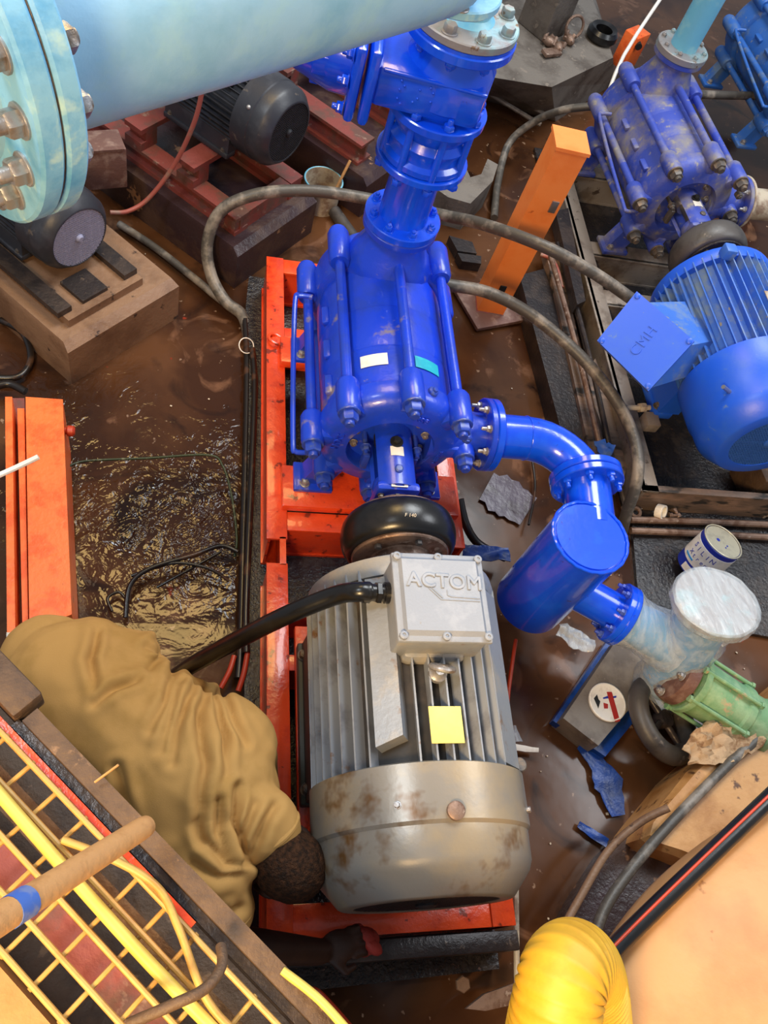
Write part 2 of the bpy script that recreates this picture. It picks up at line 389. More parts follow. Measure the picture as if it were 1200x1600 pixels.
def thing(name, label, cat, loc=(0, 0, 0), rz=0., group=None):
    o = bpy.data.objects.new(name, None); COL.objects.link(o); o.empty_display_size = .1
    o.location = loc; o.rotation_euler = (0, 0, rz)
    FM[o.name] = Matrix.Translation(Vector(loc)) @ Matrix.Rotation(rz, 4, 'Z')
    return tag(o, label, cat, group)
def one(name, mb, m, label, cat, group=None, kind=None, smooth=35):
    return tag(obj(name, mb, m, smooth=smooth), label, cat, group, kind)
def struct(name, mb, m):
    o = obj(name, mb, m); o['kind'] = 'structure'; return o
def text(name, body, size, T, m, parent, ext=.0015, bev=0.):
    cu = bpy.data.curves.new(name, 'FONT'); cu.body = body; cu.size = size; cu.extrude = ext; cu.bevel_depth = bev
    cu.align_x = 'CENTER'; cu.align_y = 'CENTER'; cu.space_character = 1.05
    t = bpy.data.objects.new(name, cu); COL.objects.link(t)
    bpy.context.view_layer.update()
    me = bpy.data.meshes.new_from_object(t.evaluated_get(bpy.context.evaluated_depsgraph_get()))
    bpy.data.objects.remove(t); bpy.data.curves.remove(cu)
    me.transform(F(parent).inverted() @ T)
    me.materials.clear(); me.materials.append(X[m])
    o = bpy.data.objects.new(name, me); COL.objects.link(o); o.parent = parent; FM[o.name] = F(parent); return o
def wrap_label(mb, o, axis, r, a0, a1, t0, t1, n=8):
    """a thin sticker curved round a cylinder; angles measured in frame_of(axis)"""
    T = frame_of(axis); o = Vector(o); vs = []; fs = []
    for q in (r, r + .0012):
        for t in (t0, t1):
            for i in range(n + 1):
                a = a0 + (a1 - a0) * i / n; vs.append(o + T @ Vector((q * math.cos(a), q * math.sin(a), t)))
    k = n + 1
    for i in range(n):
        fs += [(i, k + i, k + i + 1, i + 1), (2 * k + i, 2 * k + i + 1, 3 * k + i + 1, 3 * k + i), (i, i + 1, 2 * k + i + 1, 2 * k + i), (k + i, 3 * k + i, 3 * k + i + 1, k + i + 1)]
    fs += [(0, 2 * k, 3 * k, k), (n, k + n, 3 * k + n, 2 * k + n)]
    return mb.add(vs, fs)
def bolts(parent, pts, axis, r, m='bolt', name='bolt', world=True, stud=.6):
    for p in pts: obj(name, MB().bolt(p, axis, r, stud, roll=random.random()), m, parent, world)
def circle(o, axis, R, n, a0=0.):
    T = frame_of(axis); o = Vector(o)
    return [o + T @ Vector((R * math.cos(a0 + 2 * math.pi * i / n), R * math.sin(a0 + 2 * math.pi * i / n), 0)) for i in range(n)]

# ================================================================ SETTING
fl = MB().box((1.2, 2.6, -.05), (7.0, 8.4, .1)); struct('floor', fl, 'floor')

# ---------------------------------------------------------------- plinths
def plinth(name, A, B, depth, h, m, label, cat='plinth', back=1):
    """rectangular block from its front top edge A-B, running back by depth"""
    A = Vector(A); B = Vector(B); e = (B - A).normalized(); nrm = Vector((-e.y, e.x, 0)) * back
    mb = MB(); b = .025
    top = [A, B, B + nrm * depth, A + nrm * depth]
    c = sum(top, Vector()) / 4
    ins = [p + (c - p).normalized() * b * 1.4 for p in top]
    low = [p - Vector((0, 0, b)) for p in top]; base = [Vector((p.x, p.y, -.02)) for p in top]
    n = 4; vs = ins + low + base
    fs = [(0, 1, 2, 3)]
    for i in range(4):
        j = (i + 1) % 4; fs += [(i, 4 + i, 4 + j, j), (4 + i, 8 + i, 8 + j, 4 + j)]
    fs.append((11, 10, 9, 8)); mb.add(vs, fs)
    return one(name, mb, m, label, cat), A, e, nrm

Z = Vector((0, 0, 1))
_, PA, Pe, Pn = plinth('concrete_plinth', at(105, 545, .2), at(280, 440, .2), 1.7, .2, 'plinth', 'muddy tan concrete plinth under the left black motor')
_, QA, Qe, Qn = plinth('concrete_plinth', at(372, 395, .2), at(497, 308, .2), 1.9, .2, 'plinthd', 'wet dark concrete plinth under the black motor with the fan blades')
A3 = at(575, 285, .2); B3 = A3 + Qe * .5
_, SA, Se, Sn = plinth('concrete_plinth', A3, B3, 2.2, .2, 'plinthd', 'dark concrete plinth with red beams, behind the blue valve stack')

def plate(A, e, n, u0, u1, v0, v1, z0, z1, mb):
    p = lambda u, v: A + e * u + n * v
    t = [p(u0, v0), p(u1, v0), p(u1, v1), p(u0, v1)]
    return mb.prism([Vector((q.x, q.y, z1)) for q in t], [Vector((q.x, q.y, z0)) for q in t])

# base plates and saddles
t = thing('motor_baseplate', 'rusty steel baseplate on the tan plinth under the left motor', 'baseplate', (PA.x, PA.y, .2))
mb = MB(); wP = (at(280, 440, .2) - at(105, 545, .2)).length
plate(PA, Pe, Pn, .07, wP - .12, .07, 1.5, .2, .235, mb); obj('bed_plate', mb, 'plinth', t)
mb = MB(); plate(PA, Pe, Pn, .05, .11, .1, 1.5, .235, .26, mb); obj('side_rail', mb, 'blackst', t)
mb = MB(); plate(PA, Pe, Pn, wP - .18, wP - .12, .1, 1.5, .235, .26, mb); obj('side_rail', mb, 'blackst', t)
mb = MB(); plate(PA, Pe, Pn, .16, wP - .26, .1, .22, .235, .25, mb); obj('cross_plate', mb, 'blackst', t)

def saddle(A, e, n, v, w, z0, par, m='redox'):
    """Z-shaped bracket carrying a motor foot, across the base at v"""
    mb = MB()
    for (u0, u1, za, zb) in ((w[0], w[0] + .09, z0, z0 + .035), (w[0] + .03, w[0] + .09, z0 + .035, z0 + .075), (w[0], w[1], z0 + .075, z0 + .097), (w[1] - .09, w[1] - .03, z0 + .035, z0 + .075), (w[1] - .09, w[1], z0, z0 + .035)):
        plate(A, e, n, u0, u1, v, v + .09, za, zb, mb)
    obj('saddle', mb, m, par)
t = thing('motor_baseplate', 'red oxide steel baseplate with saddles under the finned black motor', 'baseplate', (QA.x, QA.y, .2))
wQ = (at(497, 308, .2) - at(372, 395, .2)).length
for (u0, u1) in ((.06, .14), (wQ - .12, wQ - .04)):
    mb = MB(); plate(QA, Qe, Qn, u0, u1, .07, 1.7, .2, .22, mb); plate(QA, Qe, Qn, u0 + .03, u0 + .045, .07, 1.7, .22, .27, mb); plate(QA, Qe, Qn, u0, u1, .07, 1.7, .27, .285, mb)
    obj('side_rail', mb, 'redox', t)
mb = MB(); plate(QA, Qe, Qn, .06, wQ - .04, .075, .13, .2, .281, mb); obj('end_rail', mb, 'redox', t)
for v in (.3, .58, 1.1): saddle(QA, Qe, Qn, v, (.06, wQ - .04), .285, t)
t = thing('pump_baseplate', 'long red oxide beams on the plinth behind the blue valve stack', 'baseplate', (SA.x, SA.y, .2))
for (u0, u1) in ((.05, .15), (.4, .5)):
    mb = MB(); plate(SA, Se, Sn, u0, u1, .1, 2.1, .2, .215, mb); plate(SA, Se, Sn, u0 + .04, u0 + .055, .1, 2.1, .215, .29, mb); plate(SA, Se, Sn, u0, u1, .1, 2.1, .29, .305, mb)
    obj('side_rail', mb, 'redox', t)
for v in (.55, 1.0, 1.4): saddle(SA, Se, Sn, v, (.05, .5), .305, t)

# grey stepped footing at the top right
def frus(tp, bt, z1, z0, mb=None):
    mb = mb or MB(); return mb.prism([at(x, y, z1) for x, y in tp], [at(x, y, z0) for x, y in bt])
mb = MB(); T0 = [at(752, 118, .32), at(862, 136, .32), at(958, 90, .32), at(905, -60, .32), at(760, 20, .32)]
B0 = [at(735, 150, 0), at(868, 190, 0), at(960, 130, 0), at(905, -90, 0), at(720, 20, 0)]
mb.prism(T0, B0); one('concrete_footing', mb, 'plinthg', 'grey concrete footing behind the orange post, scattered with rusty scrap', 'footing')
c = at(855, 62, .32)
mb = MB().box((c.x - .02, c.y + .1, .32 + .5), (.2, .2, 1.0), (0, 0, R_(38)), .01); one('concrete_column', mb, 'plinthg', 'square grey concrete column rising from the footing', 'column')
mb = MB(); c = at(937, 62, .32); mb.lathe((c.x, c.y, .32), Z, [(.05, .01), (.075, 0), (.09, .02), (.09, .05), (.075, .07), (.05, .06), (.05, .01)], 28); one('rubber_ring', mb, 'rubber', 'black rubber ring lying on the grey footing', 'ring')
t = thing('steel_bracket', 'small orange steel bracket beside the black rubber ring', 'bracket', at(985, 75, .2))
c = at(985, 75, .22); e = Vector((math.cos(R_(40)), math.sin(R_(40)), 0))
mb = MB().box(c, (.14, .1, .2), (0, 0, R_(40)), .006); obj('bracket_body', mb, 'rail', t); 
mb = MB().cyl(c + Vector((.0, -.09, .06)), c + Vector((.0, -.04, .06)), .02); obj('hole', mb, 'hole', t)
mb = MB(); c = at(862, 82, .34); mb.box(c, (.12, .05, .02), (.1, .05, .5), .003); one('scrap_plate', mb, 'rust', 'small flat rusty plate at the front edge of the grey footing', 'scrap')
mb = MB(); c = at(898, 42, .4); mb.torus(c, Vector((.3, -1, .3)), .055, .008, 24, 8); one('pipe_clamp', mb, 'rust', 'rusty ring clamp standing up on the grey footing', 'clamp')
for k, (x, y, lb) in enumerate(((858, 65, 'rusty lump of scrap on the footing, nearest the grey column'), (890, 62, 'rusty lump of scrap below the ring clamp on the footing'), (872, 74, 'rusty lump of scrap just above the flat rusty plate'))):
    c = at(x, y, .345); mb = MB().ball(c, (.04, .028, .026), frame_of(Vector((.3 + k, .4, .8))), 10, 6).box(c + Vector((.02, .01, .012)), (.05, .02, .03), (.3 * k, .5, k), .003).cyl(c - Vector((.03, .0, 0)), c + Vector((-.01, .05, .02)), .012)
    one('scrap_lump', mb, 'rust', lb, 'scrap', 'rusty scrap on the grey footing')

# slotted block behind the main riser
t = [at(*p, .16) for p in ((683, 296), (728, 262), (735, 277), (752, 272), (762, 248), (778, 257), (770, 283), (735, 318), (700, 308))]
mb = MB().slab(t, .17); one('slotted_block', mb, 'plinthg', 'slotted concrete block on the wet floor right of the blue riser', 'block')

# ---------------------------------------------------------------- main base frame
bed = MB().slab([at(384, 480, .06), Vector((.215, 2.62, .06)), Vector((.955, 2.58, .06)), Vector((.955, .0, .06)), at(380, 1560, .06)], .07)
one('plinth_bed', bed, 'bed', 'wet black bed under the red pump frame', 'plinth')
FX0, FX1, FY0, FY1, FZ = .267, .948, .10, 2.545, .25
t = thing('base_frame', 'bright orange red steel base frame carrying the blue pump and grey motor', 'frame', (.607, 1.3, .06))
def beam(mb, x0, x1, y0, y1, z0=.06, z1=FZ):
    """channel: top flange, web, bottom flange"""
    mb.box(((x0 + x1) / 2, (y0 + y1) / 2, z1 - .006), (x1 - x0, y1 - y0, .012), None, .002)
    if y1 - y0 > x1 - x0:
        mb.box((x1 - .01, (y0 + y1) / 2, (z0 + z1) / 2), (.012, y1 - y0, z1 - z0 - .02))
        mb.box((x0 + .01, (y0 + y1) / 2, (z0 + z1) / 2), (.008, y1 - y0, z1 - z0 - .02))
    else:
        mb.box(((x0 + x1) / 2, y0 + .012, (z0 + z1) / 2), (x1 - x0, .012, z1 - z0 - .02))
        mb.box(((x0 + x1) / 2, y1 - .012, (z0 + z1) / 2), (x1 - x0, .008, z1 - z0 - .02))
    mb.box(((x0 + x1) / 2, (y0 + y1) / 2, z0 + .006), (x1 - x0, y1 - y0, .012)); return mb
RW = .068
mb = MB(); beam(mb, FX0, FX0 + RW, 1.262, FY1); mb.box((FX0 + RW - .015, 1.22, .235), (.02, .1, .03)); obj('side_rail', mb, 'frame', t)
mb = MB(); beam(mb, FX0, FX0 + RW, FY0, 1.175); obj('side_rail', mb, 'frame', t)
mb = MB(); beam(mb, FX1 - RW, FX1, 1.262, FY1); obj('side_rail', mb, 'frame', t)
mb = MB(); beam(mb, FX1 - RW, FX1, FY0, 1.175); obj('side_rail', mb, 'frame', t)
for (y0, y1) in ((2.47, FY1), (2.13, 2.18), (1.30, 1.37), (.995, 1.04), (.82, .87), (FY0, FY0 + .085)):
    mb = MB(); beam(mb, FX0 + RW, FX1 - RW, y0, y1, .06, FZ - .006); obj('cross_member', mb, 'frame', t)
for (x0, x1, y0, y1) in ((FX0 + RW - .02, FX1 - .02, 1.37, 1.53), (FX0 + RW - .02, FX1 - .02, 1.98, 2.1)):
    mb = MB().box(((x0 + x1) / 2, (y0 + y1) / 2, FZ + .015), (x1 - x0, y1 - y0, .035), None, .004); obj('pump_pad', mb, 'frame', t)
c = at(431, 530, FZ + .008); mb = MB().torus(c, (.3, .2, 1), .028, .006, 22, 8); obj('lifting_eye', mb, 'frame', t)
for s in (0, 1):
    x = .40 if s == 0 else .80
    mb = MB().box((x, .62, .262), (.10, .66, .03), None, .003); obj('motor_pad', mb, 'frame', t)

# ---------------------------------------------------------------- multistage pump (local frame: origin on the base, axis height PH, drive end at y=0)
PH = .33
def make_pump(label, loc, rz, paint, boltm, dirty=False, group=None, studs='bolt', glands=True):
    t = thing('multistage_pump', label, 'pump', loc, rz, group)
    L = dict(parent=t, world=False); AX = Vector((0, -1, 0)); O = Vector((0, 0, PH))
    def P(x, y, z): return Vector((x, y, z + PH))
    # suction casing: front face with a recess
    mb = MB()
    mb.lathe(P(0, .105, 0), AX, [(.205, 0), (.222, .012), (.226, .05), (.217, .075), (.195, .094), (.15, .101), (.137, .103), (.132, .095), (.130, .055), (.05, .053)], 56)
    for k in range(8):                                     # bosses and webs for the tie rods
        a = R_(88 + 45 * k); c, s_ = math.cos(a), math.sin(a)
        mb.lathe(P(.242 * c, .105, .242 * s_), AX, [(.030, 0), (.036, .012), (.036, .10), (.032, .112)], 18)
        mb.box(P(.215 * c, .05, .215 * s_), (.075, .09, .052), Matrix.Rotation(-a, 3, 'Y'), .012)
    obj('suction_casing', mb, paint, **L)
    # stage casings
    mb = MB(); prof = [(.200, 0)]
    y = 0.
    for k in range(3):
        prof += [(.208, y + .008), (.208, y + .148), (.2045, y + .152), (.2045, y + .158)]; y += .16
    prof += [(.200, y + .02)]
    mb.lathe(P(0, .09, 0), Vector((0, 1, 0)), prof, 56)
    for k in range(3): mb.box(P(-.198, .17 + .14 * k, .075), (.025, .07, .02), (0, R_(-20), 0), .006)
    obj('stage_casing', mb, paint, **L)
    # discharge casing with its upright neck and flange
    mb = MB(); mb.lathe(P(0, .58, 0), Vector((0, 1, 0)), [(.2, 0), (.222, .015), (.226, .1), (.21, .15), (.17, .18), (.1, .19)], 56)
    mb.lathe(P(0, .63, .1), Z, [(.15, 0), (.14, .08), (.11, .14), (.088, .19), (.085, .225)], 32)
    mb.box(P(0, .63, .12), (.30, .12, .12), None, .05)
    for k in range(8):
        a = R_(88 + 45 * k); c, s_ = math.cos(a), math.sin(a)
        mb.lathe(P(.242 * c, .585, .242 * s_), Vector((0, 1, 0)), [(.030, 0), (.036, .012), (.036, .13), (.028, .15)], 18)
        mb.box(P(.215 * c, .65, .215 * s_), (.075, .12, .05), Matrix.Rotation(-a, 3, 'Y'), .012)
    obj('discharge_casing', mb, paint, **L)
    mb = MB().disc(P(0, .63, .315), Z, .118, .022, 40); obj('discharge_flange', mb, paint, **L)
    for k in range(8):
        a = R_(88 + 45 * k); c, s_ = math.cos(a), math.sin(a)
        r = MB().cyl(P(.242 * c, .03, .242 * s_), P(.242 * c, .64, .242 * s_), .0165, n=14); ro = obj('tie_rod', r, paint, **L)
        obj('nut', MB().bolt(P(.242 * c, -.006, .242 * s_), AX, .027, .5, roll=.3 * k), boltm, ro, world=False)
    # suction nozzle to the right
    mb = MB(); mb.lathe(P(.12, .095, -.01), Vector((1, 0, 0)), [(.095, 0), (.09, .06), (.076, .12), (.07, .17), (.07, .2)], 32)
    obj('suction_nozzle', mb, paint, **L)
    sf = obj('suction_flange', MB().disc(P(.31, .095, -.01), Vector((1, 0, 0)), .118, .02, 40), paint, **L)
    for p in circle(P(.31, .095, -.01), Vector((-1, 0, 0)), .094, 8, .35): obj('bolt', MB().bolt(p, (-1, 0, 0), .011, 1.6), studs, sf, world=False)
    # feet
    for x in (-.19, .19):
        for y in (.055, .61):
            mb = MB().box((x, y + .02, .025), (.13, .11, .02), None, .004)
            mb.prism([P(x * .6 - .05, y, -.12), P(x * .6 + .05, y, -.12), P(x * .6 + .05, y + .06, -.12), P(x * .6 - .05, y + .06, -.12)],
                     [Vector((x - .045, y - .01, .03)), Vector((x + .045, y - .01, .03)), Vector((x + .045, y + .06, .03)), Vector((x - .045, y + .06, .03))])
            f = obj('foot', mb, paint, **L)
            obj('bolt', MB().bolt((x * 1.15, y - .01, .036), Z, .014, .3), studs, f, world=False)
    # bearing bracket: an arched strap out of the recess, bearing housing at its end
    mb = MB(); n = 12; T = frame_of(AX)
    for side in (0, 1):
        a0, a1 = ((R_(38), R_(142)), (R_(218), R_(322)))[side]
        vs = []; fs = []
        for i in range(n + 1):
            a = a0 + (a1 - a0) * i / n
            for (q, tt) in ((.058, -.06), (.072, -.06), (.072, .165), (.058, .165)):
                vs.append(P(0, 0, 0) + T @ Vector((q * math.cos(a), q * math.sin(a), tt)))
        for i in range(n):
            for j in range(4): fs.append((i * 4 + j, i * 4 + (j + 1) % 4, i * 4 + 4 + (j + 1) % 4, i * 4 + 4 + j))
        fs += [(0, 1, 2, 3), (n * 4 + 3, n * 4 + 2, n * 4 + 1, n * 4)]
        mb.add(vs, fs)
    bb = obj('bearing_bracket', mb, paint, **L)
    obj('oil_plug', MB().lathe(P(0, -.02, .072), Z, [(.02, 0), (.02, .004)], 20).hexa(P(0, -.02, .075), Z, .013, .014), 'hole', bb, world=False)
    obj('grease_plug', MB().lathe(P(0, -.115, .070), Z, [(.013, 0), (.013, .006), (.009, .009)], 16), boltm, bb, world=False)
    mb = MB(); wrap_label(mb, P(0, 0, 0), AX, .0725, R_(74), R_(106), .035, .068); obj('small_label', mb, 'label', bb, world=False)
    mb = MB().box(P(0, -.165, .0), (.135, .035, .125), None, .018); mb.lathe(P(0, -.118, 0), AX, [(.06, 0), (.066, .02), (.066, .05), (.045, .068), (.025, .07)], 32)
    bh = obj('bearing_housing', mb, paint, **L)
    obj('arrow_label', MB().box(P(0, -.165, .0635), (.05, .014, .002)), 'label', bh, world=False)
    obj('arrow', MB().slab([P(-.015, -0.166, .0652), P(.006, -0.166, .0652), P(.006, -0.169, .0652), P(.015, -0.165, .0652), P(.006, -0.161, .0652), P(.006, -0.164, .0652), P(-.015, -0.164, .0652)], .0008), 'black', bh, world=False)
    for x in (-.05, .05): obj('bolt', MB().bolt(P(x, -.182, .03), AX, .008, .4), studs, bh, world=False)
    obj('shaft', MB().cyl(P(0, -.3, 0), P(0, .06, 0), .022), 'steel', **L)
    # gland and its studs inside the recess
    g = obj('gland', MB().lathe(P(0, .055, 0), AX, [(.048, 0), (.048, .03), (.036, .05)], 28), 'hole' if not dirty else 'steel', **L)
    for sx in (-1, 1):
        obj('gland_stud', MB().cyl(P(sx * .08, .06, .01), P(sx * .08, -.03, .01), .008).bolt(P(sx * .08, .0, .01), AX, .014, .5), boltm, g, world=False)
        obj('gland_bar', MB().box(P(sx * .075, -.02, -.03), (.02, .03, .07), None, .004), boltm, g, world=False)
    for k, a in enumerate((15, 50, 130, 165, 200, 340)):
        obj('cover_bolt', MB().bolt(P(.112 * math.cos(R_(a)), .048, .112 * math.sin(R_(a))), AX, .011, .3), studs, g, world=False)
    # balance pipe on the left
    mb = MB().tube([P(-.235, .54, .06), P(-.275, .55, .05), P(-.29, .53, .04), P(-.295, .27, .0), P(-.295, .02, -.03), P(-.29, -.005, -.035), P(-.27, -.01, -.035), P(-.225, -.005, -.03)], .0085, 10, 8)
    obj('balance_pipe', mb, paint, **L)
    # boss plugs
    for (x, z, y) in ((.08, .205, .07), (.215, .1, .0)): obj('plug', MB().lathe(P(x, y, z), AX if y == 0 else Vector((x, 0, z)), [(.016, -.01), (.016, .012), (.012, .016)], 16).hexa(P(x, y, z) + (AX if y == 0 else Vector((x, 0, z)).normalized()) * .014, AX if y == 0 else Vector((x, 0, z)), .009, .008), boltm, **L)
    return t
pump = make_pump('clean bright blue multistage pump on the orange red frame, with white and teal labels', (.607, 1.407, FZ + .012), 0, 'bluepump', 'bluebolt')
o = Vector((.607, 1.407, FZ + .012 + PH))
for (px, x0, x1, y0, y1, m, nm) in ((0, -.119, -.044, .153, .196, 'label', 'white_label'), (0, .04, .122, .153, .196, 'teal', 'teal_label')):
    a0 = math.acos(x1 / .209); a1 = math.acos(x0 / .209)
    mb = MB(); wrap_label(mb, o, (0, -1, 0), (.2085 + .0015), a0, a1, -y1 - .01, -y0 - .01); obj(nm, mb, m, pump)
def cast(body, ang, r, y, size, pump_, o_, m):
    p = o_ + Vector((r * math.cos(R_(ang)), y, r * math.sin(R_(ang))))
    up = Vector((math.cos(R_(ang)), 0, math.sin(R_(ang)))); nrm = Vector((0, -1, 0)); rt = up.cross(nrm)
    T = Matrix((rt, up, nrm)).transposed().to_4x4(); T.translation = p
    text('cast_lettering', body, size, T, m, pump_, .002)
cast('KSB', 72, .172, -.002, .03, pump, o, 'bluepump'); cast('HDC', 172, .170, -.002, .034, pump, o, 'bluepump')
cast('WASSH', -8, .160, .001, .02, pump, o, 'bluepump')

# ---------------------------------------------------------------- tyre coupling
def coupling(label, c, rz, tyre, hub, studs, R=.168, group=None):
    t = thing('tyre_coupling', label, 'coupling', c, rz, group); L = dict(parent=t, world=False); Y = Vector((0, 1, 0))
    prof = [(R * .80, -.052), (R * .93, -.05)] + [(R * .90 + R * .1 * math.cos(a), .05 * math.sin(a)) for a in [R_(q) for q in range(-75, 76, 15)]] + [(R * .93, .05), (R * .80, .052)]
    prof = [(R * .68, -.045), (R * .80, -.056)] + [(R * .84 + R * .16 * math.cos(a), .056 * math.sin(a)) for a in [R_(q) for q in range(-80, 81, 16)]] + [(R * .8, .056), (R * .68, .045)]
    obj('tyre', MB().lathe((0, 0, 0), Y, prof, 56), tyre, **L)
    for s in (-1, 1):
        h = obj('hub', MB().lathe((0, s * .045, 0), Y * s, [(R * .82, 0), (R * .83, .003), (R * .83, .016), (R * .81, .02), (R * .52, .022), (R * .50, .026), (R * .50, .05), (R * .47, .056), (R * .19, .056), (R * .19, .1)], 48), hub, **L)
        for p in circle((0, s * .066, 0), Y * s, R * .67, 6, .3): obj('bolt', MB().hexa(p, Y * s, .0105, .012), studs, h, world=False)
    return t
cp = coupling('black rubber tyre coupling with rusty hubs between the blue pump and the grey motor', (.607, 1.100, .592), 0, 'rubber', 'rust', 'oldbolt')
T = Matrix(((1, 0, 0), (0, .6, -.8), (0, .8, .6))).to_4x4(); T.translation = Vector((.597, 1.080, .7605))
text('tyre_marking', 'F 140', .014, T, 'label', cp, .0006)

# ---------------------------------------------------------------- electric motor
def make_motor(name, label, loc, rz, MH, r, ly, cowl_l, paint, fin, core, cowlm, grille, nf=44, gap=(), fan=None, foot=None, nameg=None, group=None, rim=.66):
    """local: origin under the axis at the drive end of the frame; the fan cowl ends at y = -(ly+cowl_l)"""
    t = thing(name, label, 'motor', loc, rz, group); L = dict(parent=t, world=False); AX = Vector((0, -1, 0))
    def P(x, y, z): return Vector((x, y, z + MH))
    rc = r * .85
    obj('motor_body', MB().lathe(P(0, 0, 0), AX, [(rc, 0), (rc, ly)], 56), core, **L)
    mb = MB(); T = frame_of(AX)
    for k in range(nf):
        a = 360. * k / nf
        if any(g0 < a < g1 for g0, g1 in gap) or 250 < a < 290: continue
        a = R_(a); d = T @ Vector((math.cos(a), math.sin(a), 0)); s_ = T @ Vector((-math.sin(a), math.cos(a), 0))
        q = []
        for (rr, hw) in ((rc - .005, r * .013), (r * 1.0, r * .0085)): q.append((rr, hw))
        vs = []
        for yy in (-.012, -ly + .004):
            for (rr, hw) in q:
                for sg in (-1, 1): vs.append(P(0, yy, 0) + d * rr + s_ * sg * hw)
        mb.add(vs, [(0, 1, 3, 2), (4, 6, 7, 5), (2, 3, 7, 6), (0, 2, 6, 4), (1, 5, 7, 3), (0, 4, 5, 1)])
    obj('cooling_fins', mb, fin, **L)
    obj('end_shield', MB().lathe(P(0, -.012, 0), Vector((0, 1, 0)), [(r * .97, -.02), (r * 1.0, 0), (r * .98, .03), (r * .8, .055), (r * .4, .07), (r * .2, .075)], 48), paint, **L)
    obj('shaft', MB().cyl(P(0, 0, 0), P(0, .17, 0), r * .12), 'rust', **L)
    c0 = -ly + .01
    cw = obj('fan_cowl', MB().lathe(P(0, c0, 0), AX, [(r * .99, 0), (r * 1.02, .004), (r * 1.02, cowl_l * .46), (r * .995, cowl_l * .49), (r * .99, cowl_l * .72), (r * .96, cowl_l * .8), (r * .80, cowl_l * .985), (r * .77, cowl_l), (r * rim, cowl_l), (r * rim, cowl_l - .012), (r * rim, cowl_l - .03), (.01, cowl_l - .03)], 64), cowlm, **L)
    # fan guard: rings and spokes of a real grille
    mb = MB(); gy = c0 - cowl_l + .004; g = r * rim
    st = g / 13
    for i in range(-13, 14):
        x = i * st; h = math.sqrt(max(0, g * g - x * x))
        if h > st:
            mb.box(P(x, gy, 0), (st * (.34 if fan else .55), .003, 2 * h)); mb.box(P(0, gy, x), (2 * h, .003, st * (.34 if fan else .55)))
    mb.lathe(P(0, gy + .002, 0), AX, [(r * .1, 0), (r * .1, .008), (r * .06, .014)], 18)
    obj('fan_guard', mb, grille, cw, world=False)
    if fan:
        mb = MB()
        for k in range(6):
            a = k * math.pi / 3; d = Vector((math.cos(a), 0, math.sin(a))); s_ = Vector((-math.sin(a), 0, math.cos(a)))
            mb.prism([P(0, gy + .016, 0) + d * r * .12 + s_ * r * .05, P(0, gy + .016, 0) + d * g * .95 + s_ * r * .12, P(0, gy + .016, 0) + d * g * .95 - s_ * r * .12, P(0, gy + .016, 0) + d * r * .12 - s_ * r * .05],
                     [P(0, gy + .022, 0) + d * r * .12 + s_ * r * .05, P(0, gy + .022, 0) + d * g * .95 + s_ * r * .12, P(0, gy + .022, 0) + d * g * .95 - s_ * r * .12, P(0, gy + .022, 0) + d * r * .12 - s_ * r * .05])
        obj('fan', mb, fan, cw, world=False)
    for sx in (-1, 1):
        mb = MB().box((sx * r * .78, -ly * .5, r * .07), (r * .34, ly * .92, r * .14), None, .006)
        mb.prism([P(sx * r * .5, -ly * .05, -r * .5), P(sx * r * .86, -ly * .05, -r * .35), P(sx * r * .86, -ly * .95, -r * .35), P(sx * r * .5, -ly * .95, -r * .5)],
                 [Vector((sx * r * .5, -ly * .05, r * .12)), Vector((sx * r * .9, -ly * .05, r * .12)), Vector((sx * r * .9, -ly * .95, r * .12)), Vector((sx * r * .5, -ly * .95, r * .12))])
        f = obj('foot', mb, foot or paint, **L)
        for yy in (-ly * .12, -ly * .88): obj('bolt', MB().bolt((sx * r * .88, yy, r * .14), Z, r * .06, .3), 'oldbolt', f, world=False)
    return t, P, cw

# grey motor on the red frame
MY = .905; ML = .505; MR = .258; MHH = .315
gm, P, cw = make_motor('electric_motor', 'big silver grey finned electric motor with a yellow plate on the orange red frame', (.597, MY, FZ + .022), 0, MHH, MR, ML, .27, 'motor', 'fin', 'core', 'cowl', 'grilled', 42, gap=((109, 125), (30, 50), (152, 154)), foot='footd')
L = dict(parent=gm, world=False)
# flat smooth cover plates among the fins
AX = Vector((0, -1, 0)); T = frame_of(AX)
def flat(a, w, r0, y0, y1, name, m, slope=0.02):
    d = Vector((math.cos(R_(a)), 0, math.sin(R_(a)))); s_ = Vector((-math.sin(R_(a)), 0, math.cos(R_(a))))
    O = P(0, 0, 0); mb = MB()
    top = [O + d * r0 + s_ * w + Vector((0, y0, 0)), O + d * r0 - s_ * w + Vector((0, y0, 0)), O + d * r0 - s_ * w + Vector((0, y1 + slope, 0)), O + d * r0 + s_ * w + Vector((0, y1, 0))]
    mb.prism(top, [p - d * .06 for p in top]); obj(name, mb, m, **L)
flat(117, .032, MR + .018, -.05, -ML + .045, 'cover_plate', 'motor'); flat(40, .05, MR - .004, -.04, -ML + .015, 'cover_plate', 'motor', 0)
